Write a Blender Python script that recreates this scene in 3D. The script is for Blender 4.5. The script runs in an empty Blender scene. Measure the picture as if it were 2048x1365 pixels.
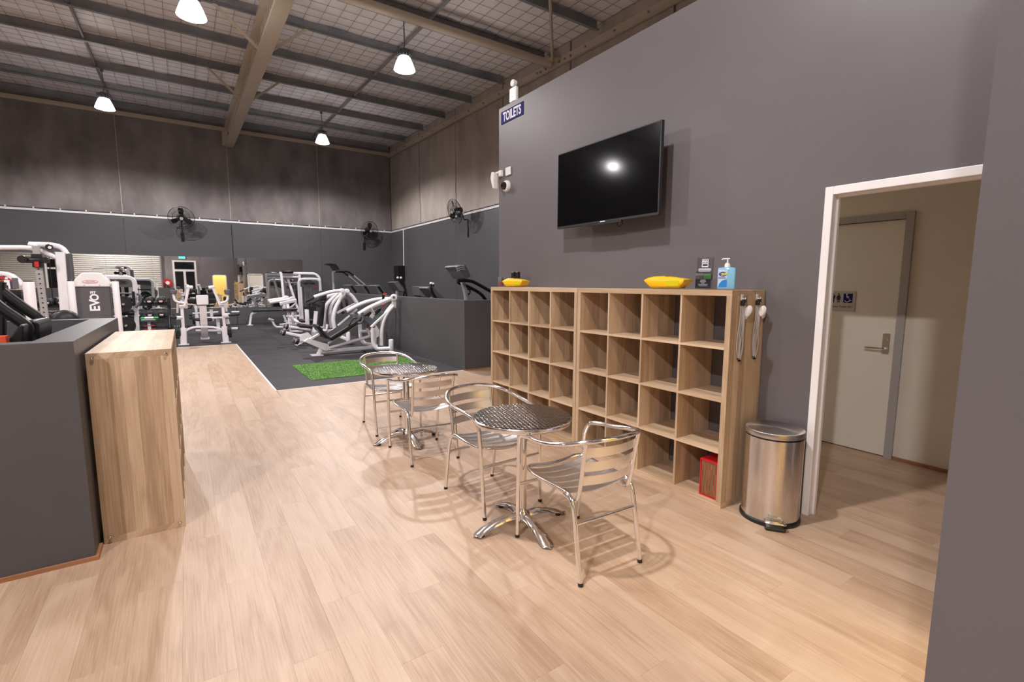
import bpy, bmesh, math, random
from mathutils import Vector, Matrix
random.seed(7)
C = bpy.context.scene.collection
PI = math.pi

# ---------------------------------------------------------------- camera, world, light, exposure
S = bpy.context.scene
cam_d = bpy.data.cameras.new('camera'); cam = bpy.data.objects.new('camera', cam_d); C.objects.link(cam)
cam_d.sensor_width = 36.0; cam_d.lens = 16.9375; cam_d.clip_start = 0.05; cam_d.clip_end = 200
yaw, pitch, roll = 0.59487, 0.11834, 0.00259
fw = Vector((math.sin(yaw)*math.cos(pitch), math.cos(yaw)*math.cos(pitch), -math.sin(pitch)))
rt = Vector((math.cos(yaw), -math.sin(yaw), 0)); up = rt.cross(fw)
r2 = rt*math.cos(roll)+up*math.sin(roll); u2 = up*math.cos(roll)-rt*math.sin(roll)
m = Matrix((r2, u2, -fw)).transposed().to_4x4(); m.translation = Vector((0, 0, 1.5013))
cam.matrix_world = m
S.camera = cam
w = bpy.data.worlds.new('world'); S.world = w; w.use_nodes = True
w.node_tree.nodes['Background'].inputs[0].default_value = (0.010, 0.012, 0.020, 1)
w.node_tree.nodes['Background'].inputs[1].default_value = 0.4
S.view_settings.view_transform = 'Standard'; S.view_settings.look = 'None'
S.view_settings.gamma = 1.0; S.view_settings.exposure = 0.2; S.view_settings.use_curve_mapping = False
# ceiling high-bay lamps: position of the lens centre, and power in watts
LAMPS = [((0.37, 9.60, 5.68), 1), ((3.91, 9.62, 5.72), 1), ((-1.387, 16.58, 5.93), 1.35), ((3.945, 16.64, 5.945), 1.35),
         ((0.35, 2.10, 5.50), 1.05), ((-3.75, -1.10, 5.44), 1.7), ((-7.10, 13.07, 5.82), 1), ((-4.60, 8.20, 5.68), 1), ((-8.60, 5.40, 5.60), 1)]  # last lamp is added out of view to raise light bounced onto the ceiling
LAMP_W = 560.0
LAMP_COL = (1.0, 0.955, 0.955)

# ---------------------------------------------------------------- helpers
def mat(name, col, rough=0.5, metal=0.0, spec=0.5, emit=None, estr=0, coat=0, aniso=0, trans=0, alpha=1):
    ma = bpy.data.materials.new(name); ma.use_nodes = True
    b = ma.node_tree.nodes['Principled BSDF']
    b.inputs['Base Color'].default_value = (*col, 1); b.inputs['Roughness'].default_value = rough
    b.inputs['Metallic'].default_value = metal; b.inputs['Specular IOR Level'].default_value = spec
    if emit: b.inputs['Emission Color'].default_value = (*emit, 1); b.inputs['Emission Strength'].default_value = estr
    if coat: b.inputs['Coat Weight'].default_value = coat
    if aniso: b.inputs['Anisotropic'].default_value = aniso
    if trans: b.inputs['Transmission Weight'].default_value = trans
    return ma
def s2l(r, g, b): return tuple(((c/255)/12.92 if c/255 <= 0.04045 else ((c/255+0.055)/1.055)**2.4) for c in (r, g, b))
class N:                                     # tiny node helper
    def __init__(s, ma): s.t = ma.node_tree; s.b = s.t.nodes['Principled BSDF']
    def n(s, typ, ins=None, **kw):
        x = s.t.nodes.new(typ)
        for k, v in kw.items(): setattr(x, k, v)
        for k, v in (ins or {}).items():
            if isinstance(v, bpy.types.NodeSocket): s.t.links.new(v, x.inputs[k])
            else: x.inputs[k].default_value = v
        return x
    def l(s, a, b): s.t.links.new(a, b)
    def ramp(s, fac, stops):
        r = s.n('ShaderNodeValToRGB', {0: fac}); e = r.color_ramp.elements
        while len(e) < len(stops): e.new(0.5)
        for i, (p, c) in enumerate(stops): e[i].position = p; e[i].color = (*c, 1)
        return r.outputs[0]
    def bump(s, h, strength=0.3, dist=0.01):
        b = s.n('ShaderNodeBump', {'Height': h, 'Strength': strength, 'Distance': dist}); s.l(b.outputs[0], s.b.inputs['Normal'])

class MB:
    def __init__(s): s.v = []; s.f = []
    def add(s, vs, fs):
        o = len(s.v); s.v += [tuple(v) for v in vs]; s.f += [tuple(o+i for i in f) for f in fs]; return s
    def box(s, c, d, R=None, bev=0):
        x, y, z = d[0]/2, d[1]/2, d[2]/2
        if bev and bev < min(x, y, z):
            b = bev; vs = []; idx = {}
            for sx in (-1, 1):
                for sy in (-1, 1):
                    for sz in (-1, 1):
                        for a in range(3):
                            p = [sx*(x-b), sy*(y-b), sz*(z-b)]; p[a] = (sx*x, sy*y, sz*z)[a]
                            idx[sx, sy, sz, a] = len(vs); vs.append(Vector(p))
            fs = []
            for a in range(3):
                q, r = (a+1) % 3, (a+2) % 3
                for sg in (-1, 1):
                    def k(i, j, ax=a):
                        t = [0, 0, 0]; t[a] = sg; t[q] = i; t[r] = j; return idx[(*t, ax)]
                    fs.append([k(-1, -1), k(1, -1), k(1, 1), k(-1, 1)][::sg])
            for a in range(3):                # edges along axis a
                q, r = (a+1) % 3, (a+2) % 3
                for i in (-1, 1):
                    for j in (-1, 1):
                        t0 = [0]*3; t0[a] = -1; t0[q] = i; t0[r] = j; t1 = list(t0); t1[a] = 1
                        fs.append([idx[(*t0, q)], idx[(*t1, q)], idx[(*t1, r)], idx[(*t0, r)]][::(-1 if i*j > 0 else 1)])
            for sx in (-1, 1):
                for sy in (-1, 1):
                    for sz in (-1, 1):
                        fs.append([idx[sx, sy, sz, 0], idx[sx, sy, sz, 1], idx[sx, sy, sz, 2]][::(1 if sx*sy*sz > 0 else -1)])
        else:
            vs = [Vector((i*x, j*y, k*z)) for i in (-1, 1) for j in (-1, 1) for k in (-1, 1)]
            fs = [(0, 1, 3, 2), (4, 6, 7, 5), (0, 4, 5, 1), (2, 3, 7, 6), (0, 2, 6, 4), (1, 5, 7, 3)]
        if R is not None: vs = [R @ v for v in vs]
        c = Vector(c); return s.add([v+c for v in vs], fs)
    def bb(s, a, b, bev=0):
        return s.box([(a[i]+b[i])/2 for i in range(3)], [abs(a[i]-b[i]) for i in range(3)], None, bev)
    def sweep(s, pts, prof, closed=False, caps=True, upv=None, scale=None):
        P = [Vector(p) for p in pts]; n = len(P); k = len(prof); vs = []
        prev = None
        for i, p in enumerate(P):
            if closed: t = (P[(i+1) % n]-P[i-1])
            else: t = P[min(i+1, n-1)]-P[max(i-1, 0)]
            t.normalize()
            if prev is None:
                ref = Vector(upv) if upv else (Vector((0, 0, 1)) if abs(t.z) < 0.9 else Vector((1, 0, 0)))
                nx = ref.cross(t).normalized()
            else:
                if upv:
                    q = Vector(upv).cross(t); nx = q.normalized() if q.length > 1e-4 else prev
                else: nx = (prev - t*prev.dot(t)).normalized()
            prev = nx; ny = t.cross(nx)
            sc = scale[i] if scale else 1
            vs += [p+nx*a*sc+ny*b*sc for a, b in prof]
        fs = []
        for i in range(n if closed else n-1):
            j = (i+1) % n
            for a in range(k):
                b = (a+1) % k; fs.append((i*k+a, i*k+b, j*k+b, j*k+a))
        if caps and not closed: fs += [tuple(range(k))[::-1], tuple((n-1)*k+a for a in range(k))]
        return s.add(vs, fs)
    def tube(s, pts, r, seg=10, closed=False, **kw):
        return s.sweep(pts, [(r*math.cos(2*PI*i/seg), r*math.sin(2*PI*i/seg)) for i in range(seg)], closed, **kw)
    def bar(s, pts, w, h, upv=None, closed=False, c=0.2):   # rounded rectangular section, w across, h along up
        e = min(w, h)*c; x, y = w/2, h/2
        return s.sweep(pts, [(x, -y+e), (x, y-e), (x-e, y), (-x+e, y), (-x, y-e), (-x, -y+e), (-x+e, -y), (x-e, -y)], closed, upv=upv)
    def lathe(s, prof, c=(0, 0, 0), seg=24, R=None, cap=True):
        n = len(prof); vs = []
        for a in range(seg):
            t = 2*PI*a/seg
            for r, z in prof: vs.append(Vector((r*math.cos(t), r*math.sin(t), z)))
        fs = []
        for a in range(seg):
            b = (a+1) % seg
            for i in range(n-1): fs.append((a*n+i, b*n+i, b*n+i+1, a*n+i+1))
        if cap:
            if prof[0][0] > 1e-6: fs.append(tuple(a*n for a in range(seg))[::-1])
            if prof[-1][0] > 1e-6: fs.append(tuple(a*n+n-1 for a in range(seg)))
        if R is not None: vs = [R @ v for v in vs]
        c = Vector(c); return s.add([v+c for v in vs], fs)
    def cyl(s, p0, p1, r, seg=16, r1=None):
        p0, p1 = Vector(p0), Vector(p1); d = p1-p0; R = d.to_track_quat('Z', 'Y').to_matrix()
        return s.lathe([(r, 0), (r1 if r1 is not None else r, d.length)], p0, seg, R)
    def rcyl(s, p0, p1, r, b, seg=20):          # cylinder with rounded rims
        p0, p1 = Vector(p0), Vector(p1); d = p1-p0; R = d.to_track_quat('Z', 'Y').to_matrix(); L = d.length
        pr = [(r-b, 0), (r-b*.3, b*.3), (r, b), (r, L-b), (r-b*.3, L-b*.3), (r-b, L)]
        return s.lathe(pr, p0, seg, R)
    def prism(s, poly, d0, d1):                 # polygon of 3-D points, extruded from offset d0 to d1 (vectors)
        n = len(poly); d0, d1 = Vector(d0), Vector(d1)
        vs = [Vector(p)+d0 for p in poly]+[Vector(p)+d1 for p in poly]
        fs = [tuple(range(n))[::-1], tuple(range(n, 2*n))]+[(i, (i+1) % n, n+(i+1) % n, n+i) for i in range(n)]
        return s.add(vs, fs)
    def ball(s, c, r, seg=14, rings=8, sc=(1, 1, 1)):
        pr = [(max(r*math.sin(PI*i/rings), 0), -r*math.cos(PI*i/rings)) for i in range(rings+1)]
        pr[0] = (1e-5, -r); pr[-1] = (1e-5, r)
        return s.lathe(pr, c, seg, Matrix.Diagonal(sc), cap=False)
    def build(s, name, ma, parent=None, smooth=False, bev=0, loc=None, fix=True, ang=40):
        me = bpy.data.meshes.new(name)
        vs = s.v
        if parent is not None and loc is None:
            o = parent.matrix_world_t if hasattr(parent, 'matrix_world_t') else Vector(ORIG.get(parent.name, (0, 0, 0)))
            vs = [(v[0]-o[0], v[1]-o[1], v[2]-o[2]) for v in vs]
        elif loc is not None and parent is None:
            vs = [(v[0]-loc[0], v[1]-loc[1], v[2]-loc[2]) for v in vs]
        me.from_pydata(vs, [], s.f)
        if fix:
            bm = bmesh.new(); bm.from_mesh(me); bmesh.ops.recalc_face_normals(bm, faces=bm.faces); bm.to_mesh(me); bm.free()
        me.materials.append(ma)
        if smooth:
            for p in me.polygons: p.use_smooth = True
            me.set_sharp_from_angle(angle=math.radians(ang))
        ob = bpy.data.objects.new(name, me); C.objects.link(ob)
        if parent is not None:
            ob.parent = parent; ORIG[ob.name] = ORIG.get(parent.name, (0, 0, 0)) if loc is None else loc
        else:
            if loc is not None: ob.location = loc
            ORIG[ob.name] = loc or (0, 0, 0)
        if bev:
            b = ob.modifiers.new('bevel', 'BEVEL'); b.width = bev; b.segments = 2; b.limit_method = 'ANGLE'
        return ob
ORIG = {}
def thing(name, label, cat, loc=(0, 0, 0), group=None, rz=0):
    o = bpy.data.objects.new(name, None); C.objects.link(o); o.empty_display_size = 0.1
    o.location = loc; o.rotation_euler[2] = rz; ORIG[o.name] = tuple(loc)
    o['label'] = label; o['category'] = cat
    if group: o['group'] = group
    return o
def local(o): ORIG[o.name] = (0, 0, 0); return o       # parts of this thing are given in its own coordinates
def tag(o, label=None, cat=None, group=None, kind=None):
    if label: o['label'] = label
    if cat: o['category'] = cat
    if group: o['group'] = group
    if kind: o['kind'] = kind
    return o
def struct(o): o['kind'] = 'structure'; return o
def dup(root, loc, rz=0, label=None, group=None, R=None):
    r = root.copy(); C.objects.link(r); r.location = loc
    if R is not None: r.rotation_euler = R
    else: r.rotation_euler = (0, 0, rz)
    if label: r['label'] = label
    if group: r['group'] = group
    def rec(a, b):
        for ch in list(a.children):
            c = ch.copy(); C.objects.link(c); c.parent = b; rec(ch, c)
    rec(root, r)
    return r
def smooth(pts, n=6, closed=False):
    P = [Vector(p) for p in pts]; out = []; L = len(P)
    rng = range(L if closed else L-1)
    for i in rng:
        if closed: a, b, c, d = P[i-1], P[i], P[(i+1) % L], P[(i+2) % L]
        else: a, b, c, d = P[max(i-1, 0)], P[i], P[i+1], P[min(i+2, L-1)]
        for k in range(n):
            t = k/n
            out.append(0.5*((2*b)+(c-a)*t+(2*a-5*b+4*c-d)*t*t+(3*b-a-3*c+d)*t**3))
    if not closed: out.append(P[-1])
    return out
def fillet(pts, r, n=5):
    P = [Vector(p) for p in pts]; out = [P[0]]
    for i in range(1, len(P)-1):
        a, b = (P[i-1]-P[i]), (P[i+1]-P[i]); q = min(r, a.length*.45, b.length*.45)
        p0, p1 = P[i]+a.normalized()*q, P[i]+b.normalized()*q
        for k in range(n+1):
            t = k/n; out.append(p0*(1-t)**2+P[i]*2*t*(1-t)+p1*t*t)
    out.append(P[-1]); return out
def mir(pts): return [(-p[0], p[1], p[2]) for p in pts]
def text(name, body, ma, parent, size, origin, xdir, ydir, depth=0.001, align='CENTER', sx=1.0, base=None, bold=0, shear=0):
    cu = bpy.data.curves.new(name, 'FONT'); cu.body = body; cu.size = size; cu.extrude = depth; cu.align_x = align; cu.align_y = 'CENTER'
    cu.offset = bold; cu.shear = shear
    tmp = bpy.data.objects.new(name+'_font', cu); C.objects.link(tmp)
    dg = bpy.context.evaluated_depsgraph_get(); me = bpy.data.meshes.new_from_object(tmp.evaluated_get(dg))
    bpy.data.objects.remove(tmp); bpy.data.curves.remove(cu)
    me.materials.clear(); me.materials.append(ma); ob = bpy.data.objects.new(name, me); C.objects.link(ob)
    x = Vector(xdir).normalized(); y = Vector(ydir).normalized(); z = x.cross(y)
    M = Matrix((x*sx, y, z)).transposed().to_4x4()
    o = Vector(base if base is not None else ORIG.get(parent.name, (0, 0, 0)))
    M.translation = Vector(origin)-o
    ob.parent = parent; ob.matrix_local = M; ORIG[ob.name] = ORIG.get(parent.name, (0, 0, 0))
    return ob

# ---------------------------------------------------------------- materials
def m_paint(name, col, rough=0.5, bump=0.02, spec=0.4, mott=0.06):
    ma = mat(name, col, rough, spec=spec); k = N(ma)
    tc = k.n('ShaderNodeTexCoord'); no = k.n('ShaderNodeTexNoise', {'Vector': tc.outputs['Object'], 'Scale': 1.1, 'Detail': 4.0})
    k.l(k.ramp(no.outputs[0], [(0.3, tuple(c*(1-mott) for c in col)), (0.7, tuple(min(1, c*(1+mott)) for c in col))]), k.b.inputs['Base Color'])
    n2 = k.n('ShaderNodeTexNoise', {'Vector': tc.outputs['Object'], 'Scale': 160.0, 'Detail': 2.0}); k.bump(n2.outputs[0], bump, 0.01)
    return ma
GREY = m_paint('grey_wall_paint', s2l(104, 99, 101), 0.42)
DGREY = m_paint('charcoal_board', s2l(86, 85, 88), 0.45)
PONY = m_paint('charcoal_partition', s2l(82, 80, 82), 0.42)
CREAMW = m_paint('cream_corridor_paint', s2l(222, 213, 200), 0.55)
CREAM = m_paint('cream_steel_paint', s2l(196, 182, 164), 0.45)
WHITEP = m_paint('white_gloss_paint', s2l(236, 232, 232), 0.35)
DOORP = m_paint('door_paint', s2l(226, 220, 210), 0.4)
FRAMEG = m_paint('grey_steel_frame', s2l(168, 164, 164), 0.4)
def m_concrete(name, k0, k1, k2):
    ma = mat(name, (.3, .29, .27), 0.75, spec=0.25); k = N(ma)
    tc = k.n('ShaderNodeTexCoord'); oi = k.n('ShaderNodeObjectInfo')
    mp = k.n('ShaderNodeVectorMath', {0: tc.outputs['Object'], 1: oi.outputs['Location']}, operation='ADD')
    n1 = k.n('ShaderNodeTexNoise', {'Vector': mp.outputs[0], 'Scale': 0.7, 'Detail': 8.0, 'Roughness': 0.65, 'Distortion': 0.6})
    st = k.n('ShaderNodeMapping', {'Vector': mp.outputs[0], 'Scale': (1.3, 1.3, 0.5)})
    n2 = k.n('ShaderNodeTexNoise', {'Vector': st.outputs[0], 'Scale': 1.6, 'Detail': 6.0})
    mx = k.n('ShaderNodeMath', {0: n1.outputs[0], 1: n2.outputs[0]}, operation='ADD')
    hf = k.n('ShaderNodeMath', {0: mx.outputs[0], 1: 0.5}, operation='MULTIPLY')
    k.l(k.ramp(hf.outputs[0], [(0.36, k0), (0.5, k1), (0.64, k2)]), k.b.inputs['Base Color'])
    n3 = k.n('ShaderNodeTexNoise', {'Vector': tc.outputs['Object'], 'Scale': 18.0, 'Detail': 6.0}); k.bump(n3.outputs[0], 0.12, 0.02)
    return ma
CONC = m_concrete('precast_concrete', s2l(112, 107, 106), s2l(134, 128, 127), s2l(150, 145, 143))
CONC2 = m_concrete('pale_precast_concrete', s2l(160, 150, 142), s2l(178, 167, 159), s2l(190, 180, 172))
def m_wood(name, c0, c1, c2, axis, rough=0.4, board=None, grain=34.0, rand=0.12, spec=0.35):
    """wood grain running along axis (0,1,2); board = width of printed staves across the grain"""
    ma = mat(name, c1, rough, spec=spec); k = N(ma)
    tc = k.n('ShaderNodeTexCoord'); oi = k.n('ShaderNodeObjectInfo')
    off = k.n('ShaderNodeVectorMath', {0: oi.outputs['Random'], 1: (37.0, 53.0, 71.0)}, operation='MULTIPLY')
    p = k.n('ShaderNodeVectorMath', {0: tc.outputs['Object'], 1: off.outputs[0]}, operation='ADD')
    sc = [1.0, 1.0, 1.0]; sc[axis] = 0.03
    mp = k.n('ShaderNodeMapping', {'Vector': p.outputs[0], 'Scale': sc})
    fine = k.n('ShaderNodeTexNoise', {'Vector': mp.outputs[0], 'Scale': grain*4, 'Detail': 5.0, 'Roughness': 0.6})
    sc2 = [1.0, 1.0, 1.0]; sc2[axis] = 0.16
    mp2 = k.n('ShaderNodeMapping', {'Vector': p.outputs[0], 'Scale': sc2})
    big = k.n('ShaderNodeTexNoise', {'Vector': mp2.outputs[0], 'Scale': 5.0, 'Detail': 2.0, 'Distortion': 0.6})
    mul = k.n('ShaderNodeMath', {0: big.outputs[0], 1: 7.0}, operation='MULTIPLY')
    fr = k.n('ShaderNodeMath', {0: mul.outputs[0], 1: 1.0}, operation='PINGPONG')
    a = k.n('ShaderNodeMath', {0: fr.outputs[0], 1: 0.22}, operation='MULTIPLY')
    b = k.n('ShaderNodeMath', {0: fine.outputs[0], 1: 0.75}, operation='MULTIPLY')
    h = k.n('ShaderNodeMath', {0: a.outputs[0], 1: b.outputs[0]}, operation='ADD')
    if board:
        sp = k.n('ShaderNodeSeparateXYZ', {0: p.outputs[0]})
        ax = sp.outputs[(axis+1) % 3]
        for oth in ((axis+2) % 3,):
            ad = k.n('ShaderNodeMath', {0: ax, 1: sp.outputs[oth]}, operation='ADD'); ax = ad.outputs[0]
        dv = k.n('ShaderNodeMath', {0: ax, 1: board}, operation='DIVIDE'); fl = k.n('ShaderNodeMath', {0: dv.outputs[0]}, operation='FLOOR')
        wn = k.n('ShaderNodeTexWhiteNoise', {'W': fl.outputs[0]}, noise_dimensions='1D')
        c = k.n('ShaderNodeMath', {0: wn.outputs[0], 1: 0.44, 2: -0.22}, operation='MULTIPLY_ADD')
        h = k.n('ShaderNodeMath', {0: h.outputs[0], 1: c.outputs[0]}, operation='ADD')
    c = k.n('ShaderNodeMath', {0: oi.outputs['Random'], 1: rand, 2: -rand/2}, operation='MULTIPLY_ADD')
    h = k.n('ShaderNodeMath', {0: h.outputs[0], 1: c.outputs[0]}, operation='ADD')
    k.l(k.ramp(h.outputs[0], [(0.25, c0), (0.5, c1), (0.78, c2)]), k.b.inputs['Base Color'])
    k.bump(fine.outputs[0], 0.05, 0.004)
    return ma
PLANK = m_wood('oak_vinyl_plank', s2l(168, 137, 111), s2l(188, 159, 134), s2l(200, 174, 151), 1, 0.45, rand=0.24, spec=0.9)
LAMV = m_wood('oak_laminate_upright', s2l(170, 142, 113), s2l(194, 166, 136), s2l(213, 187, 158), 2, 0.42, board=0.062)
LAMH = m_wood('oak_laminate_shelf', s2l(178, 150, 120), s2l(199, 171, 141), s2l(216, 190, 160), 1, 0.42, board=0.07)
TRIMW = m_wood('timber_trim', s2l(140, 96, 66), s2l(160, 112, 80), s2l(176, 128, 94), 0, 0.45)
def m_speckle(name, c0, c1, scale, rough, bump=0.2):
    ma = mat(name, c0, rough, spec=0.3); k = N(ma)
    tc = k.n('ShaderNodeTexCoord'); oi = k.n('ShaderNodeObjectInfo')
    no = k.n('ShaderNodeTexNoise', {'Vector': tc.outputs['Object'], 'Scale': scale, 'Detail': 3.0})
    n2 = k.n('ShaderNodeTexNoise', {'Vector': tc.outputs['Object'], 'Scale': 2.0, 'Detail': 4.0})
    a = k.n('ShaderNodeMath', {0: no.outputs[0], 1: n2.outputs[0]}, operation='ADD')
    c = k.n('ShaderNodeMath', {0: oi.outputs['Random'], 1: 0.40, 2: -0.20}, operation='MULTIPLY_ADD')
    d = k.n('ShaderNodeMath', {0: a.outputs[0], 1: c.outputs[0]}, operation='ADD')
    h = k.n('ShaderNodeMath', {0: d.outputs[0], 1: 0.5}, operation='MULTIPLY')
    k.l(k.ramp(h.outputs[0], [(0.35, c0), (0.65, c1)]), k.b.inputs['Base Color']); k.bump(no.outputs[0], bump, 0.004)
    return ma
RUBT = m_speckle('rubber_gym_tile', s2l(42, 39, 42), s2l(58, 54, 58), 150.0, 0.6)
GALV = m_speckle('galvanised_steel', s2l(112, 113, 117), s2l(148, 149, 153), 60.0, 0.45, 0.02)
FOIL = m_speckle('roof_blanket', s2l(234, 228, 230), s2l(244, 239, 241), 5.0, 0.5, 0.25)
VINYL = m_paint('black_vinyl', s2l(38, 36, 38), 0.38, 0.03)
RUB = mat('black_rubber', s2l(30, 29, 30), 0.6)
BLK = mat('black_plastic', s2l(26, 25, 27), 0.35)
IRON = mat('black_cast_iron', s2l(44, 44, 46), 0.45, spec=0.5)
GREYP = mat('grey_plastic', s2l(98, 98, 103), 0.4)
TREAD = m_speckle('speckled_tread', s2l(84, 90, 98), s2l(128, 134, 142), 40.0, .5)
HEADR = mat('urethane_black', s2l(40, 39, 41), 0.3, spec=.7)
RINGHL = mat('head_highlight_grey', s2l(150, 148, 150), .4)  # pale grey ring painted in for the highlight arcs on the dumbbell heads
DKSHR = mat('dark_shroud', s2l(88, 86, 90), 0.4)
WPC = mat('white_powder_coat', s2l(238, 234, 238), 0.3, spec=0.5)
WPL = mat('white_plastic', s2l(232, 230, 230), 0.35)
RED = mat('red_plastic', s2l(205, 40, 38), 0.4)
ORANGE = mat('orange_plastic', s2l(225, 84, 50), 0.4)
REDP = mat('red_paint', s2l(200, 24, 36), 0.35)
YEL = mat('yellow_film', s2l(246, 196, 20), 0.28, spec=0.6)
YELD = mat('yellow_green_print', s2l(214, 200, 20), 0.3)
GREENC = mat('green_towel', s2l(40, 170, 80), 0.8)
CHROME = mat('polished_aluminium', (.86, .84, .83), 0.13, metal=1.0)
STEEL = mat('chrome_steel', (.78, .76, .75), 0.16, metal=1.0)
def m_brushed(name, col, rough, axis, scale=260.0, var=0.16, bump=0.05):
    ma = mat(name, col, rough, metal=1.0); k = N(ma)
    tc = k.n('ShaderNodeTexCoord'); s = [1.0, 1.0, 1.0]; s[axis] = 0.015
    mp = k.n('ShaderNodeMapping', {'Vector': tc.outputs['Object'], 'Scale': s})
    no = k.n('ShaderNodeTexNoise', {'Vector': mp.outputs[0], 'Scale': scale, 'Detail': 3.0})
    r = k.n('ShaderNodeMath', {0: no.outputs[0], 1: var, 2: rough-var/2}, operation='MULTIPLY_ADD'); k.l(r.outputs[0], k.b.inputs['Roughness'])
    k.bump(no.outputs[0], bump, 0.002)
    return ma
SLAT = m_brushed('brushed_aluminium_slat', (.86, .84, .83), 0.33, 0, 700.0, 0.08, 0.02)
BINM = m_brushed('brushed_stainless', (.66, .62, .60), 0.26, 2, 120.0, 0.12, 0.03)
def m_swirl():
    ma = mat('engine_turned_steel', (.45, .43, .42), 0.12, metal=1.0); k = N(ma)
    tc = k.n('ShaderNodeTexCoord')
    mp = k.n('ShaderNodeMapping', {'Vector': tc.outputs['Object'], 'Rotation': (0, 0, 0.25), 'Scale': (44.0, 34.0, 1.0)})
    vo = k.n('ShaderNodeTexVoronoi', {'Vector': mp.outputs[0], 'Scale': 1.0, 'Randomness': 0.0}, voronoi_dimensions='2D')
    d = k.n('ShaderNodeMath', {0: vo.outputs['Distance'], 1: 1.6}, operation='MULTIPLY')
    s = k.n('ShaderNodeMath', {0: d.outputs[0], 1: 2.0}, operation='POWER')
    k.bump(s.outputs[0], 0.8, 0.005)
    k.l(k.ramp(d.outputs[0], [(0.1, (.58, .56, .55)), (0.6, (.30, .28, .275))]), k.b.inputs['Base Color'])
    return ma
SWIRL = m_swirl()
def m_radial():
    ma = mat('spun_stainless_lid', (.64, .61, .60), 0.28, metal=1.0); k = N(ma)
    tg = k.n('ShaderNodeTangent', direction_type='RADIAL', axis='Z'); k.l(tg.outputs[0], k.b.inputs['Tangent'])
    k.b.inputs['Anisotropic'].default_value = 0.85; return ma
LIDM = m_radial()
MIRROR = mat('mirror_glass', (.86, .87, .86), 0.015, metal=1.0)
GLASSD = mat('night_glass', (.01, .01, .012), 0.05, spec=0.6)
SCREEN = mat('tv_screen', (.004, .004, .005), 0.09, spec=0.45)
TVF = mat('tv_frame', s2l(70, 68, 72), 0.35, metal=0.6)
NAVY = mat('navy_vinyl', s2l(26, 28, 104), 0.6, spec=0.15)
WSIGN = mat('white_vinyl', s2l(238, 238, 242), 0.5, spec=0.2)
INK = mat('black_ink', s2l(16, 15, 16), 0.5)
ALU = mat('satin_aluminium_sign', s2l(186, 182, 182), 0.35, metal=0.3)
ROLL = mat('roller_door_steel', s2l(205, 202, 196), 0.4)
SHADE = mat('lamp_glare_shade', (.95, .95, .95), 0.4, emit=(1, .97, .96), estr=3.0)  # self-lit bell, shaped and made to glow like the glare round each lamp
LENS = mat('lamp_lens', (1, 1, 1), 0.4, emit=(1, .97, .95), estr=40.0)
EXITG = mat('exit_sign_lit', s2l(40, 190, 150), 0.4, emit=s2l(70, 235, 200), estr=1.6)
WARM = m_paint('warm_room_paint', s2l(240, 226, 170), 0.6)
STRAP = mat('grey_webbing', s2l(196, 190, 188), 0.7)
STRAPD = mat('dark_webbing_edge', s2l(70, 66, 66), 0.7)
def m_foliage():
    ma = mat('artificial_turf', s2l(96, 140, 66), 0.7, spec=0.2); k = N(ma)
    tc = k.n('ShaderNodeTexCoord'); no = k.n('ShaderNodeTexNoise', {'Vector': tc.outputs['Object'], 'Scale': 9.0, 'Detail': 6.0})
    k.l(k.ramp(no.outputs[0], [(0.3, s2l(84, 124, 58)), (0.7, s2l(112, 158, 80))]), k.b.inputs['Base Color']); return ma
TURF = m_foliage()

# ---------------------------------------------------------------- room shell
YB, XR, XL, YF = 20.375, 7.525, -12.0, -3.0
ZR = lambda y: 6.98-0.0235*(20.2-y)
def boxo(name, a, b, ma, parent=None, bev=0): return MB().bb(a, b, bev).build(name, ma, parent)
def panels(parent, name, axis, joints, fixed, z0, z1, thick, ma, zf=None, gap=0.012):
    """row of wall panels between joints; axis = 0 along x at y=fixed, 1 along y at x=fixed; thick signed into the wall"""
    for a, b in zip(joints[:-1], joints[1:]):
        a2, b2 = a+gap/2, b-gap/2
        mb = MB()
        if axis == 0: mb.bb((a2, fixed, z0), (b2, fixed+thick, z1), 0.006)
        else: mb.bb((fixed, a2, z0), (fixed+thick, b2, z1), 0.006)
        o = MB(); o.v = mb.v; o.f = mb.f
        c = ((a+b)/2, fixed, (z0+z1)/2) if axis == 0 else (fixed, (a+b)/2, (z0+z1)/2)
        me = o.build(name, ma); me.data.transform(Matrix.Translation([-q for q in c])); me.location = c; me.parent = parent
floor = struct(boxo('floor', (XL, YF, -0.2), (XR, YB+0.2, -0.012), mat('screed', (.2, .19, .18), .8)))
# planks: 180 mm wide, 1220 mm long, running along y
PW, PL_ = 0.18, 1.22
def vis(x, y, z=0.0, marg=0.06):
    d = Vector((x, y, z-1.5013)); t = d.dot(fw)
    if t < 0.05: return None
    u, v = d.dot(r2)/t*963.56/2048, d.dot(u2)/t*963.56/1365
    return t if abs(u) < .5+marg and abs(v) < .5+marg else None
cand = []
rp = random.Random(3)
for i in range(-70, 37):
    x0 = 0.80+(i-0)*PW; off = [0.0, 0.51, 0.97, 0.2, 0.76][i % 5]+rp.uniform(-.08, .08)
    if x0+PW > 7.4: continue
    for j in range(-4, 13):
        y0 = 8.2-0.0+(j-7)*PL_+off; y1 = y0+PL_
        a, b = max(y0, -2.9), min(y1, 13.62)
        if x0 > 0.79+PW*.5: b = min(b, 7.33)
        if x0+PW < -0.66 and b > 3.4 and a < 5.3: continue
        if b-a < 0.03: continue
        x1 = x0+PW
        if 0.9 < x1 < 1.0 and b > 7.33: x1 = min(x1, 0.975)
        if x0 > 4.97 and a < 5.1: continue
        t = [vis(px, py) for px in (x0, x1) for py in (a, (a+b)/2, b)]
        t = [q for q in t if q]
        cand.append((min(t) if t else 99+abs(x0)+abs(a), x0, x1, a, b))
cand.sort()
pm = {}
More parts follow.
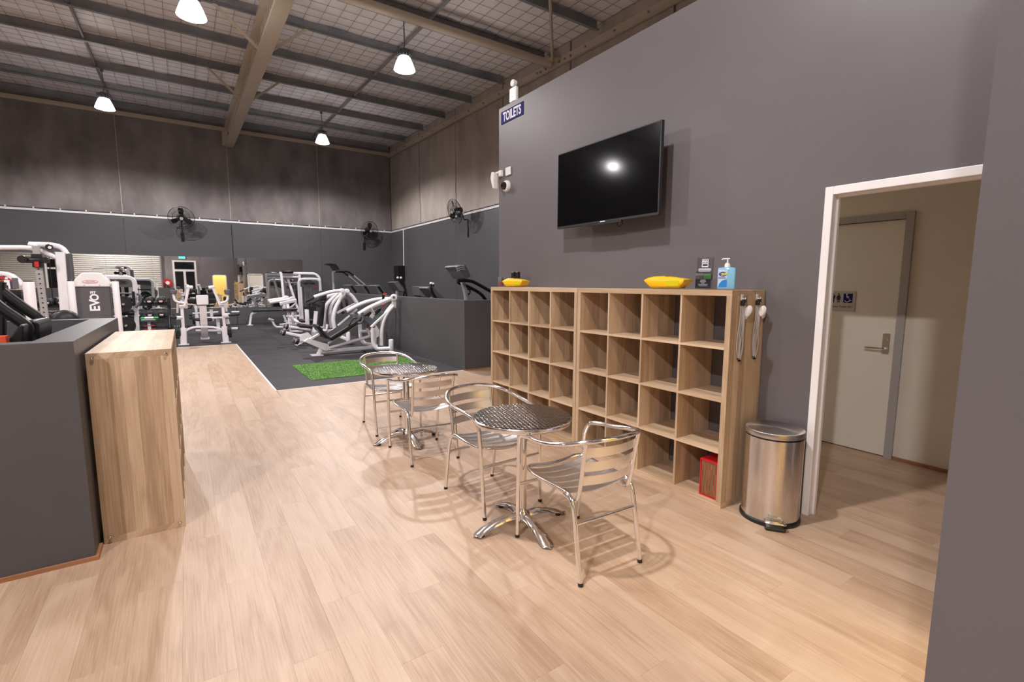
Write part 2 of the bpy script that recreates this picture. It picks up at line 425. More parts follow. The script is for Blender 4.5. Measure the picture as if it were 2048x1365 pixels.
for k, (t, x0, x1, a, b) in enumerate(cand[:298]):
    key = (round(x1-x0, 3), round(b-a, 3)); g = 0.00012
    if key not in pm:
        me = bpy.data.meshes.new('plank'); bx = MB().box((0, 0, -0.006), (x1-x0-2*g, b-a-2*g, 0.012), None, 0.0003)
        me.from_pydata([tuple(v) for v in bx.v], [], bx.f); me.materials.append(PLANK); pm[key] = me
    o = bpy.data.objects.new('plank', pm[key]); C.objects.link(o); o.parent = floor; o.location = ((x0+x1)/2, (a+b)/2, 0)
rest = MB()
for t, x0, x1, a, b in cand[298:]:
    rest.bb((x0+.0005, a+.0005, -.012), (x1-.0005, b-.0005, 0))
tag(rest.build('plank_remainder', PLANK, floor), kind='stuff')
# rubber tiles, one metre square
tl = {}
for i in range(-9, 7):
    for j in range(0, 14):
        x0, y0 = 0.99+i*0.99, 7.35+j*0.995; x1, y1 = x0+0.99, y0+0.995
        if i < 0: y0 = max(y0, 13.63)
        if y1 > YB-0.03: y1 = YB-0.03
        if x1 > XR: x1 = XR-0.02
        if y1-y0 < .05 or x1-x0 < .05: continue
        key = (round(x1-x0, 3), round(y1-y0, 3))
        if key not in tl:
            me = bpy.data.meshes.new('rubber_tile'); bx = MB().box((0, 0, -0.005), (x1-x0-.004, y1-y0-.004, 0.014), None, 0.002)
            me.from_pydata([tuple(v) for v in bx.v], [], bx.f); me.materials.append(RUBT); tl[key] = me
        o = bpy.data.objects.new('rubber_tile', tl[key]); C.objects.link(o); o.parent = floor; o.location = ((x0+x1)/2, (y0+y1)/2, 0)
struct(MB().bb((0.962, 7.325, -.01), (0.988, 13.62, .004)).bb((0.962, 7.322, -.01), (3.94, 7.345, .004)).bb((-8, 13.6, -.01), (0.988, 13.625, .004)).build('trim_1', WHITEP))

# ---- back wall
wb = struct(boxo('wall_back', (XL, YB+.06, -.1), (XR+.2, YB+.2, 7.6), CONC))
jx = [1.55+3.05*k for k in (-4, -3, -2, -1, 0, 1)]+[XR]
panels(wb, 'concrete_panel', 0, jx, YB, 3.6, 7.55, .07, CONC)
for j in jx[1:-1]: MB().bb((j-.008, YB+.004, 3.6), (j+.008, YB+.03, 7.5)).build('joint_sealant', CREAM, wb)
panels(wb, 'wall_board', 0, jx, YB-.018, 0.0, 3.64, .03, DGREY, gap=0.016)
wr = struct(boxo('wall_right', (XR+.06, YF, -.1), (XR+.2, YB+.2, 7.6), CONC))
jy = [-2.9, 0.3, 3.2, 6.0, 8.8, 11.6, 14.4, 17.3, YB]
panels(wr, 'concrete_panel', 1, jy, XR, 3.6, 7.5, .07, CONC2, gap=0.05)
panels(wr, 'wall_board', 1, jy[3:], XR-.018, 0.0, 3.64, .03, DGREY, gap=0.010)
wl = struct(boxo('wall_left', (XL-.2, YF, -.1), (XL, YB+.2, 7.6), CONC))
panels(wl, 'wall_board', 1, [-3+3.05*k for k in range(8)], XL, 0.0, 3.64, .03, DGREY)
wf = struct(boxo('wall_front', (XL, YF-.2, -.1), (XR+.2, YF, 7.6), CONC))
# cable tray and conduit along the top of the dark boards
cb = thing('cable_conduit', 'thin white conduit with dark cable running along the top of the dark back wall boards', 'conduit', (0, YB, 3.7))
MB().bb((XL, YB-.03, 3.655), (XR-.02, YB-.002, 3.715)).build('conduit', WPL, cb)
mb = MB().tube([(XL, YB-.02, 3.748), (XR-.03, YB-.02, 3.748)], .011, 8)
mb.build('cable', GREYP, cb)
mb = MB()
for k in range(28): mb.box((-9+k*.6, YB-.022, 3.745), (.035, .04, .045))
tag(mb.build('cable_clips', WPL, cb), kind='stuff')
cb = thing('cable_conduit', 'white conduit with dark cable along the top of the side wall boards, behind the fan', 'conduit', (XR, 12, 3.7))
MB().bb((XR-.03, 5.2, 3.655), (XR-.002, YB-.04, 3.715)).build('conduit', WPL, cb)
MB().tube([(XR-.02, 5.2, 3.748), (XR-.02, YB-.03, 3.748)], .011, 8).build('cable', GREYP, cb)
mb = MB()
for k in range(24): mb.box((XR-.022, 5.4+k*.6, 3.735), (.04, .03, .07))
tag(mb.build('cable_clips', FRAMEG, cb), kind='stuff')
# ---- mirrors on the back wall
for k in range(9):
    x1 = 3.88 if k == 0 else 2.74-1.195*(k-1); x0 = 2.74-1.195*k
    lab = ['wall mirror panel at the right end of the back wall mirror row', 'second wall mirror panel from the right, behind the flat bench'][k] if k < 2 else 'wall mirror panel, %s from the right along the back wall' % ('third fourth fifth sixth seventh eighth ninth'.split()[k-2])
    o = MB().bb((x0+.0015, YB-.026, .61), (x1-.0015, YB-.019, 2.41)).build('wall_mirror', MIRROR); tag(o, lab, 'mirror', 'wall mirrors on the back wall')

# ---- ceiling: insulation blanket on wire mesh, purlins, rafter
zc = lambda y: ZR(y)+0.21
bm = bmesh.new()
nx, ny = 66, 80
vv = [[bm.verts.new((XL+(XR+.1-XL)*i/nx, YF+(YB+.1-YF)*j/ny, zc(YF+(YB+.1-YF)*j/ny)+0.02*math.sin(j*2.1+.3*i)*math.sin(i*1.7))) for j in range(ny+1)] for i in range(nx+1)]
for i in range(nx):
    for j in range(ny): bm.faces.new((vv[i][j], vv[i][j+1], vv[i+1][j+1], vv[i+1][j]))
me = bpy.data.meshes.new('ceiling'); bm.to_mesh(me); bm.free(); me.materials.append(FOIL)
for p in me.polygons: p.use_smooth = True
ceil = struct(bpy.data.objects.new('ceiling', me)); C.objects.link(ceil)
PUR = [20.15-1.757*k for k in range(14)]
def csec(y, x0, x1):
    mb = MB(); z = ZR(y)
    mb.bb((x0, y-.004, z), (x1, y+.004, z+.2)).bb((x0, y-.004, z), (x1, y-.075, z+.006)).bb((x0, y-.069, z), (x1, y-.075, z+.02)).bb((x0, y, z+.194), (x1, y+.07, z+.2))
    return mb
for y in PUR: csec(y, XL, XR-.12).build('purlin', GALV, ceil)
for bx in (-1.5, 4.45, -7.4):
    for a, b in zip(PUR[:-1], PUR[1:]):
        MB().bar([(bx, a-.005, ZR(a)+.08), (bx, b+.08, ZR(b)+.08)], .045, .07).build('bridging', GALV, ceil)
mb = MB()
x = XL
while x < XR:
    mb.sweep([(x, YF, zc(YF)-.022), (x, YB, zc(YB)-.022)], [(-.004, -.004), (.004, -.004), (0, .004)], caps=False); x += 0.30
y = YF
while y < YB:
    mb.sweep([(XL, y, zc(y)-.022), (XR, y, zc(y)-.022)], [(-.003, -.003), (.003, -.003), (0, .003)], caps=False); y += 0.30
tag(mb.build('wire_mesh', GALV, ceil), kind='stuff')
RX = 1.64
zb = lambda y: ZR(y)-.66
raf = struct(MB().bar([(RX, YF, zb(YF)), (RX, YB-.02, zb(YB))], .26, .06, upv=(0, 0, 1), c=.05).build('roof_beam', CREAM))
MB().bar([(RX, YF, ZR(YF)-.06), (RX, YB-.25, ZR(YB)-.06)], .26, .08, upv=(0, 0, 1), c=.05).build('top_chord', CREAM, raf)
y = YF+.3; k = 0
wm = None
while y < YB-.3:
    o = MB()
    z0, z1 = zb(y)+.03, ZR(y)-.1
    o.prism([(RX-.02, y-.10, z0), (RX-.02, y+.10, z0), (RX-.02, y+.045, (z0+z1)/2), (RX-.02, y+.10, z1), (RX-.02, y-.10, z1), (RX-.02, y-.045, (z0+z1)/2)], (0, 0, 0), (.04, 0, 0))
    o.build('web_post', CREAM, raf); y += .42; k += 1
MB().bb((RX-.2, YB-.05, 6.32), (RX-.02, YB-.005, 6.92)).build('end_plate', CREAM, raf)
for py_, sx in ((PUR[3], -1), (PUR[5], -1), (PUR[5], 1), (PUR[7], -1), (PUR[3], 1)):
    MB().bar([(RX+sx*.1, py_-.03, zb(py_)+.04), (RX+sx*.85, py_-.03, ZR(py_)+.03)], .05, .05, c=.1).build('fly_brace', CREAM, raf)
# cream angles along the wall heads
t2 = struct(MB().bb((XL, YB-.07, 6.80), (XR, YB-.005, 6.93)).build('trim_2', CREAM))
mb = MB()
ys = [YF, YB]
mb.prism([(XR-.01, YF, ZR(YF)-.24), (XR-.01, YB, ZR(YB)-.24), (XR-.01, YB, ZR(YB)-.04), (XR-.01, YF, ZR(YF)-.04)], (0, 0, 0), (-.02, 0, 0))
mb.prism([(XR-.01, YF, ZR(YF)-.24), (XR-.01, YB, ZR(YB)-.24), (XR-.01, YB, ZR(YB)-.22), (XR-.01, YF, ZR(YF)-.22)], (0, 0, 0), (-.09, 0, 0))
t3 = struct(mb.build('trim_3', CREAM))
mb = MB()
for k in range(22):
    y = 1.4+k*.86; mb.cyl((XR-.032, y, ZR(y)-.12), (XR-.06, y, ZR(y)-.12), .02, 6)
for y in (8.75, 8.95, 9.15, 9.65, 9.85): mb.cyl((XR-.032, y, ZR(y)-.14), (XR-.07, y, ZR(y)-.14), .022, 6)
mb.build('bolt_heads', GALV, t3)
br = thing('roof_brace', 'cream round steel tube bracing the roof across to the side wall', 'brace', (4, 9.38, 6.55))
MB().tube([(RX+.15, 9.38, 6.60), (XR-.14, 9.38, 6.60)], .085, 18).build('tube', CREAM, br, True)
MB().prism([(XR-.16, 9.1, 6.62), (XR-.02, 9.1, 6.62), (XR-.02, 9.75, 6.62), (XR-.3, 9.5, 6.62), (XR-.3, 9.25, 6.62)], (0, 0, 0), (0, 0, .015)).build('gusset', CREAM, br)
br = thing('roof_brace', 'slim cream steel rod brace rising from the side wall gusset', 'brace', (6, 7, 6.65))
MB().tube([(XR-.12, 9.3, 6.64), (XR-.12-.64*7, 9.3-.77*7, 6.50)], .032, 12).build('rod', CREAM, br, True)

# ---- toilet block with the television wall
TX, TY, TZ = 3.282, 5.144, 3.59
wt = struct(MB().bb((TX, 1.436, 0), (TX+.09, TY, TZ)).bb((TX, .3, 2.089), (TX+.09, 1.436, TZ)).build('wall_television', GREY))
struct(MB().bb((TX+.12, TY-.12, 0), (3.42, TY, TZ)).bb((4.32, TY-.12, 0), (XR-.02, TY, TZ)).bb((3.42, TY-.12, 2.1), (4.32, TY, TZ)).build('wall_toilet_end', GREY))
struct(MB().bb((TX+.12, .2, TZ-.1), (XR-.02, TY-.12, TZ)).build('ceiling_toilet_block', GREY))
struct(MB().bb((TX+.12, .25, 2.62), (4.98, TY-.12, 2.7)).build('ceiling_corridor', CREAMW))
# corridor wall with a door
wc = struct(MB().bb((4.98, 1.535, 2.09), (5.08, 2.53, 2.62)).bb((4.98, .25, 0), (5.08, 1.535, 2.62)).bb((4.98, 2.53, 0), (5.08, 5.02, 2.62)).build('wall_corridor', CREAMW))
struct(MB().bb((TX+.091, 1.44, 0), (TX+.097, 5.02, 2.62)).bb((TX+.121, 5.01, 0), (4.98, 5.02, 2.62)).build('wall_corridor_inner', CREAMW))
b1 = struct(MB().bb((4.962, .27, 0), (4.979, 1.49, .028)).build('baseboard_corridor', TRIMW))
# doorway lining of the television wall
d1 = struct(MB().bb((TX-.010, 1.390, 0), (TX+.098, 1.436, 2.089)).bb((TX-.010, .3, 2.040), (TX+.098, 1.390, 2.089)).bb((TX-.010, .3, 0), (TX+.098, .352, 2.040)).build('door_1', WHITEP, bev=.004))
MB().bb((TX+.045, 1.378, 0), (TX+.07, 1.390, 2.040)).bb((TX+.045, .352, 2.028), (TX+.07, 1.378, 2.040)).build('door_stop', WHITEP, d1)
# far doorway in the end wall of the block (seen in the mirrors)
d4 = struct(MB().bb((3.42, TY-.12, 0), (3.47, TY+.012, 2.1)).bb((4.27, TY-.12, 0), (4.32, TY+.012, 2.1)).bb((3.42, TY-.12, 2.05), (4.32, TY+.012, 2.1)).build('door_4', WHITEP))
MB().bb((3.47, TY-.09, 0.005), (4.27, TY-.05, 2.05)).build('door_leaf', DOORP, d4)
# corridor door with sign
d2 = struct(MB().bb((4.955, 1.485, 0), (5.07, 1.545, 2.10)).bb((4.955, 2.52, 0), (5.07, 2.58, 2.10)).bb((4.955, 1.545, 2.045), (5.07, 2.52, 2.10)).build('door_2', FRAMEG, bev=.003))
leaf = MB().bb((4.995, 1.548, .008), (5.035, 2.517, 2.04)).build('door_leaf', DOORP, d2)
h = MB().bb((4.984, 1.585, .905), (4.996, 1.640, 1.085), .004).cyl((4.99, 1.612, 1.035), (4.976, 1.612, 1.035), .013, 14)
h.tube(fillet([(4.985, 1.612, .955), (4.935, 1.612, .955), (4.935, 1.745, .955)], .02), .009, 10).build('door_handle', STEEL, d2, True)
# office block at the right edge, with its warm lit door facing the gym
PX, PY_ = 1.13, 0.253
wo = struct(MB().bb((PX, YF, 0), (PX+.1, PY_, TZ)).bb((PX+.1, PY_-.1, 0), (1.70, PY_, TZ)).bb((2.56, PY_-.1, 0), (TX+.12, PY_, TZ)).bb((1.70, PY_-.1, 2.08), (2.56, PY_, TZ)).bb((TX+.12, PY_-.1, 0), (XR-.02, PY_, TZ)).build('wall_office', GREY))
struct(MB().bb((PX+.1, YF, TZ-.1), (XR-.02, PY_-.1, TZ)).build('ceiling_office', WHITEP))
struct(MB().bb((PX+.1, -2.6, 0), (TX+.1, -2.5, TZ-.1)).bb((PX+.1, -2.5, 0), (PX+.11, PY_-.1, TZ-.1)).bb((TX, -2.5, 0), (TX+.1, PY_-.1, TZ-.1)).build('wall_office_inner', WARM))
struct(MB().bb((1.70, PY_-.1, 0), (1.75, PY_+.012, 2.08)).bb((2.51, PY_-.1, 0), (2.56, PY_+.012, 2.08)).bb((1.70, PY_-.1, 2.03), (2.56, PY_+.012, 2.08)).build('door_3', WHITEP))
li = bpy.data.lights.new('office_light', 'AREA'); li.energy = 60; li.size = 1.0; li.color = (1, .85, .55)
lo = bpy.data.objects.new('office_light', li); C.objects.link(lo); lo.location = (2.2, -1.3, 3.35)
li = bpy.data.lights.new('corridor_fill', 'AREA'); li.energy = 13; li.size = .6; li.color = (1, .93, .84)  # unseen fill light added to brighten the corridor and its door
lo = bpy.data.objects.new('corridor_fill', li); C.objects.link(lo); lo.location = (4.1, 3.9, 2.6)
# ---- front wall seen only in the mirrors: roller doors, glazed exit
for k, (x0, x1) in enumerate(((-6.3, -1.35), (-11.6, -7.7))):
    rd = struct(MB().bb((x0-.08, YF, 0), (x0, YF+.14, 4.6)).bb((x1, YF, 0), (x1+.08, YF+.14, 4.6)).build('door_%d' % (5+k), GALV))
    mb = MB(); z = 0.0
    n = 34; vs = []; fs = []
    for i in range(n*4+1):
        z = 4.5*i/(n*4); d = .035*math.sin(2*PI*i/4); vs += [(x0, YF+.05+d, z), (x1, YF+.05+d, z)]
    for i in range(n*4): fs.append((2*i, 2*i+1, 2*i+3, 2*i+2))
    mb.add(vs, fs).build('curtain', ROLL, rd)
wi = struct(MB().bb((-.62, YF, 0), (-.5, YF+.08, 3.15)).bb((.72, YF, 0), (.84, YF+.08, 3.15)).bb((-.5, YF, 3.05), (.72, YF+.08, 3.15)).bb((-.5, YF, 2.35), (.72, YF+.08, 2.5)).bb((.02, YF, 0), (.16, YF+.08, 2.35)).build('door_7', WHITEP))
MB().bb((-.5, YF+.02, 0), (.72, YF+.03, 3.05)).build('pane', GLASSD, wi)
wi = struct(MB().bb((-7.5, YF, 0), (-7.4, YF+.08, 3.15)).bb((-6.6, YF, 0), (-6.5, YF+.08, 3.15)).bb((-7.4, YF, 3.05), (-6.6, YF+.08, 3.15)).bb((-7.4, YF, 2.4), (-6.6, YF+.08, 2.5)).build('window_1', WHITEP))
MB().bb((-7.4, YF+.02, 0), (-6.6, YF+.03, 3.05)).build('pane', GLASSD, wi)
ex = thing('exit_sign', 'green lit exit sign above the glazed front door', 'sign', (0, YF+.05, 3.4))
MB().bb((-.2, YF+.01, 3.28), (.2, YF+.05, 3.48)).build('housing', WPL, ex)
MB().bb((-.18, YF+.05, 3.30), (.18, YF+.055, 3.46)).build('lit_face', EXITG, ex)
hr = thing('fire_hose_reel', 'red round fire hose reel on the concrete front wall', 'hose reel', (-.98, YF+.1, 1.5))
MB().lathe([(.27, 0), (.27, .18)], (-.98, YF+.02, 1.5), 28, Matrix.Rotation(-PI/2, 3, 'X')).build('drum', REDP, hr)
MB().lathe([(.13, 0), (.13, .03)], (-.98, YF+.2, 1.5), 24, Matrix.Rotation(-PI/2, 3, 'X')).build('hub', WPL, hr)

# ---- low partition walls
pl = struct(MB().bb((-7, 3.32, 0), (-.494, 3.432, 1.2)).bb((-.669, 3.432, 0), (-.494, 5.26, 1.2)).bb((-7, 5.26, 0), (-.494, 5.37, 1.2)).build('wall_partition_left', PONY, bev=.002))
struct(MB().bb((-7, 3.305, 0), (-.479, 3.32, .022)).bb((-.494, 3.32, 0), (-.479, 3.47, .022)).build('baseboard_partition_left', TRIMW))
struct(MB().bb((3.945, 7.29, 0), (4.09, 18.2, 1.215)).bb((4.09, 7.29, 0), (XR-.02, 7.43, 1.215)).build('wall_partition_cardio', PONY, bev=.002))
struct(MB().bb((3.95, 7.272, 0), (XR-.02, 7.29, .022)).build('baseboard_partition_cardio', TRIMW))

# ---------------------------------------------------------------- high-bay lamps
def lamp(loc, label):
    t = local(thing('high_bay_lamp', label, 'lamp', loc, 'high bay lamps hung from the roof'))
    top = ZR(loc[1])-loc[2]-.012
    MB().lathe([(.03, .40), (.06, .40), (.095, .37), (.10, .25)], (0, 0, .0), 28).build('housing', GREYP, t, True)
    MB().lathe([(.095, .255), (.125, .22), (.165, .13), (.205, .02), (.21, .0), (.206, .0), (.16, .13), (.12, .22), (.09, .25)], (0, 0, 0), 32, cap=False).build('glare_shade', SHADE, t, True)
    mb = MB()
    for k in range(12):
        a = 2*PI*k/12; mb.box((.1*math.cos(a), .1*math.sin(a), .31), (.10, .008, .10), Matrix.Rotation(a, 3, 'Z'))
    mb.build('heat_sink', GREYP, t)
    MB().lathe([(1e-4, .0), (.10, .002), (.20, .012)], (0, 0, 0), 28, cap=False).build('lens', LENS, t)
    MB().tube([(0, 0, .40), (.004, 0, top*.5), (0, 0, top)], .007, 6).tube([(.0, .0, .40), (.03, .01, top*.55), (0, 0, top)], .005, 6).build('cable', GREYP, t)
    MB().cyl((0, 0, top-.05), (0, 0, top+.01), .035, 12).build('hook', GREYP, t)
    return t
lab = ['bright high bay lamp near the top edge, left of the cream roof beam', 'bright high bay lamp hanging above the toilets sign side, right of the roof beam',
       'high bay lamp over the back left wall', 'small distant high bay lamp near the far corner, right of the roof beam', 'high bay lamp over the cafe tables',
       'high bay lamp over the left partition', 'high bay lamp far over the left of the gym', 'high bay lamp over the left weights', 'added unseen high bay lamp over the front left of the gym']
for (loc, k), l in zip(LAMPS, lab):
    t = lamp(loc, l)
    li = bpy.data.lights.new('lamp_light', 'SPOT'); li.energy = LAMP_W*k; li.color = LAMP_COL; li.spot_size = math.radians(162); li.spot_blend = 0.35; li.shadow_soft_size = .09
    lo = bpy.data.objects.new('lamp_light', li); C.objects.link(lo); lo.parent = t; lo.location = (0, 0, -.03)
    # upward fill spot added below each lens to brighten the roof sheet
    li = bpy.data.lights.new('roof_fill', 'SPOT'); li.spot_size = math.radians(152); li.spot_blend = .3; li.energy = LAMP_W*.05; li.color = LAMP_COL; li.shadow_soft_size = .2
    lo = bpy.data.objects.new('roof_fill', li); C.objects.link(lo); lo.parent = t; lo.location = (0, 0, -.24); lo.rotation_euler = (PI, 0, 0)

# ---------------------------------------------------------------- cube shelving units
def cube_unit(name, label, cols, rows, loc, group, upright=LAMV, shelf=LAMH):
    """open-backed cube shelving; local x = depth (front at 0, back at .39), y = length, z up"""
    t = local(thing(name, label, 'shelving', loc, group))
    T, I, O, D = .038, .016, .335, .39
    L = cols*O+(cols-1)*I+2*T; Hh = rows*O+(rows-1)*I+2*T
    b = .0012
    MB().bb((0, 0, Hh-T), (D, L, Hh), b).build('top_panel', shelf, t)
    MB().bb((0, 0, 0), (D, L, T), b).build('base_panel', shelf, t)
    MB().bb((0, 0, T), (D, T, Hh-T), b).build('side_panel', upright, t)
    MB().bb((0, L-T, T), (D, L, Hh-T), b).build('side_panel', upright, t)
    for r in range(1, rows):
        z = T+r*O+(r-1)*I
        MB().bb((.001, T, z), (D-.001, L-T, z+I), .0008).build('shelf', shelf, t)
    for c in range(1, cols):
        y = T+c*O+(c-1)*I
        for r in range(rows):
            z = T+r*(O+I)
            MB().bb((.0015, y, z), (D-.0015, y+I, z+O), .0008).build('divider', upright, t)
    return t
KX, KY = 2.887, 1.766
cube_unit('cube_shelf', 'oak effect shelving of sixteen open cubes nearer the doorway, with a red speaker inside', 4, 4, (KX, KY, 0), 'cube shelves along the grey wall')
cube_unit('cube_shelf', 'empty oak effect shelving of sixteen open cubes, the farther of two along the grey wall', 4, 4, (KX, KY+1.4705, 0), 'cube shelves along the grey wall')
k3 = cube_unit('cube_shelf', 'oak effect cube shelving turned side on against the left charcoal partition', 4, 3, (0, 0, 0), None)
k3.location = (-.087, 3.481+1.469, 0); k3.rotation_euler = (0, 0, PI); ORIG[k3.name] = (0, 0, 0)
for (x, z) in ((.03, 1.085), (.36, 1.085), (.03, .035), (.36, .035)):
    MB().lathe([(.0085, 0), (.0085, .003), (.006, .006), (.003, .004), (.001, .004)], (x, 1.469, z), 14, Matrix.Rotation(-PI/2, 3, 'X')).build('screw', STEEL, k3)

# ---------------------------------------------------------------- cafe tables
def cafe_table(loc, rz, label):
    t = local(thing('cafe_table', label, 'table', loc, 'round steel cafe tables', rz))
    Hh = .705
    top = MB().lathe([(1e-4, .0), (.285, .0), (.2935, -.002)], (0, 0, Hh), 64, cap=False).build('tabletop', SWIRL, t, True)
    MB().lathe([(.2935, -.002), (.299, -.006), (.3005, -.014), (.299, -.026), (.294, -.031), (.285, -.031), (1e-4, -.028)], (0, 0, Hh), 64, cap=False).build('rim', STEEL, t, True)
    MB().lathe([(.03, .09), (.03, Hh-.06)], (0, 0, 0), 24).lathe([(.11, Hh-.034), (.11, Hh-.042), (.035, Hh-.06)], (0, 0, 0), 24).build('column', STEEL, t, True)
    MB().lathe([(.055, .062), (.052, .085), (.036, .10), (.03, .12)], (0, 0, 0), 24).build('hub', CHROME, t, True)
    for k in range(4):
        a = PI/2*k; ca, sa = math.cos(a), math.sin(a)
        sec = [(.03, .070, .026, .034), (.10, .076, .029, .034), (.18, .062, .033, .028), (.26, .038, .038, .020), (.30, .018, .040, .010), (.332, .011, .004, .006)]
        vs = []; fs = []
        for r, z, hw, hh in sec:
            for u, v in ((-1, -.6), (-.8, .35), (-.35, .9), (0, 1), (.35, .9), (.8, .35), (1, -.6), (.7, -1), (-.7, -1)):
                x, y = r, u*hw; vs.append((x*ca-y*sa, x*sa+y*ca, max(z+v*hh*.55, .004)))
        n = 9
        for i in range(len(sec)-1):
            for j in range(n): fs.append((i*n+j, i*n+(j+1) % n, (i+1)*n+(j+1) % n, (i+1)*n+j))
        fs += [tuple(range(n)), tuple(range((len(sec)-1)*n, len(sec)*n))]
        MB().add(vs, fs).build('base_arm', CHROME, t, True, ang=50)
        MB().cyl((.275*ca, .275*sa, 0), (.275*ca, .275*sa, .022), .017, 14).build('glide', BLK, t)
    return t
cafe_table((1.655, 2.335, 0), math.radians(-5), 'round steel cafe table with swirled top, nearer of the two')
cafe_table((1.690, 4.300, 0), math.radians(-1), 'round steel cafe table with swirled top, farther of the two beside the dark mat')

# ---------------------------------------------------------------- aluminium cafe chairs
def cafe_chair(loc, rz, label):
    t = local(thing('cafe_chair', label, 'chair', loc, 'aluminium slatted cafe chairs', rz))
    R_ = .0125
    half = [(.243, .235, .58), (.250, .205, .640), (.258, .12, .662), (.268, 0, .674), (.268, -.10, .690), (.240, -.20, .712), (.175, -.275, .733), (.09, -.312, .742)]
    arm = half+[(0, -.322, .744)]+[(-x, y, z) for x, y, z in reversed(half)]
    MB().tube(smooth(arm, 5), R_, 12, caps=False).build('arm_rail', CHROME, t, True)
    for s in (-1, 1):
        g = MB().tube(smooth([(s*.228, .275, .006), (s*.234, .258, .25), (s*.240, .243, .5), (s*.243, .235, .58)], 4), R_, 12).build('front_leg', CHROME, t, True)
        MB().cyl((s*.228, .275, 0), (s*.2285, .2738, .018), .0135, 12).build('foot_cap', BLK, g)
        g = MB().tube(smooth([(s*.205, -.290, .006), (s*.205, -.262, .16), (s*.204, -.232, .33), (s*.203, -.208, .405), (s*.203, -.165, .440), (s*.203, -.11, .444)], 5), R_, 12).build('rear_leg', CHROME, t, True)
        MB().cyl((s*.205, -.290, 0), (s*.205, -.288, .018), .0135, 12).build('foot_cap', BLK, g)
        MB().tube(smooth([(s*.178, -.276, .728), (s*.176, -.256, .62), (s*.174, -.236, .50), (s*.175, -.216, .425), (s*.182, -.185, .402), (s*.196, -.13, .424)], 5), .011, 12).build('back_upright', CHROME, t, True)
    fr = [(.203, -.11, .444), (.207, .03, .438), (.212, .14, .442), (.200, .205, .448), (.15, .226, .446), (.07, .230, .432)]
    MB().tube(smooth(fr+[(0, .231, .428)]+mir(fr[::-1]), 5), .0115, 12).build('seat_frame', CHROME, t, True)
    for k, y in enumerate((.168, .090, .012, -.066, -.144)):
        vs = []; fs = []; n = 13
        for i in range(n):
            x = -.207+.414*i/(n-1); z = .447-.026*(1-(x/.207)**2)
            for dy, dz in ((-.033, -.002), (-.03, .0015), (0, .0025), (.03, .0015), (.033, -.002), (0, -.002)): vs.append((x, y+dy, z+dz))
        for i in range(n-1):
            for j in range(6): fs.append((i*6+j, i*6+(j+1) % 6, (i+1)*6+(j+1) % 6, (i+1)*6+j))
        fs += [tuple(range(6)), tuple(range((n-1)*6, n*6))]
        MB().add(vs, fs).build('seat_slat', SLAT, t, True, ang=30)
    for z0 in (.672, .595, .518):
        vs = []; fs = []; n = 13; yb = -.240-(z0-.5)*.19
        for i in range(n):
            x = -.172+.344*i/(n-1); y = yb-.036*(1-(x/.172)**2)+.012
            for dz, dy in ((-.026, 0), (-.024, .002), (0, .003), (.024, .002), (.026, 0), (0, -.002)): vs.append((x, y+dy+dz*-.19, z0+dz))
        for i in range(n-1):
            for j in range(6): fs.append((i*6+j, i*6+(j+1) % 6, (i+1)*6+(j+1) % 6, (i+1)*6+j))
        fs += [tuple(range(6)), tuple(range((n-1)*6, n*6))]
        MB().add(vs, fs).build('back_slat', SLAT, t, True, ang=30)
    MB().tube([(-.203, -.238, .30), (.203, -.238, .30)], .009, 10).build('rear_stretcher', CHROME, t, True)
    MB().tube([(-.236, .253, .34), (.236, .253, .34)], .009, 10).build('front_stretcher', CHROME, t, True)
    return t
c0 = cafe_chair((1.765, 1.945, 0), math.radians(-3), 'aluminium slatted cafe chair nearest the camera, back towards us')
dup(c0, (1.715, 2.800, 0), math.radians(182), 'aluminium slatted cafe chair behind the nearer round table, facing us')
dup(c0, (1.685, 3.895, 0), math.radians(-4), 'aluminium slatted cafe chair in front of the farther table, back towards us')
dup(c0, (1.720, 4.830, 0), math.radians(178), 'aluminium slatted cafe chair behind the farther table, beside the green turf')

# ---------------------------------------------------------------- pedal bin
bt = local(thing('pedal_bin', 'brushed stainless steel pedal bin between the shelving and the doorway', 'bin', (3.07, 1.535, 0)))
MB().lathe([(.168, .028), (.168, .548)], (0, 0, 0), 56).build('body', BINM, bt, True)
MB().lathe([(.164, .548), (.164, .560)], (0, 0, 0), 56).build('black_gap_ring', BLK, bt, True)
MB().lathe([(.170, .559), (.171, .585), (.168, .592), (.162, .595), (1e-4, .598)], (0, 0, 0), 56, cap=False).build('lid', LIDM, bt, True)
MB().lathe([(.176, 0), (.178, .006), (.177, .022), (.170, .03)], (0, 0, 0), 56).build('base_ring', BLK, bt, True)
pd = Vector((-.80, -.60, 0)).normalized(); pdx = Vector((-pd.y, pd.x, 0))
Rp = Matrix((pdx, pd, Vector((0, 0, 1)))).transposed()
pe = MB().box(pd*.195+Vector((0, 0, .012)), (.115, .06, .022), Rp, .008).build('pedal_block', BLK, bt)
mb = MB().tube(fillet([pd*.165+pdx*.055+Vector((0, 0, .040)), pd*.225+pdx*.055+Vector((0, 0, .052)), pd*.225-pdx*.055+Vector((0, 0, .052)), pd*.165-pdx*.055+Vector((0, 0, .040))], .02), .006, 10)
mb.box(pd*.205+Vector((0, 0, .046)), (.10, .035, .004), Rp)
mb.build('pedal', CHROME, bt, True)

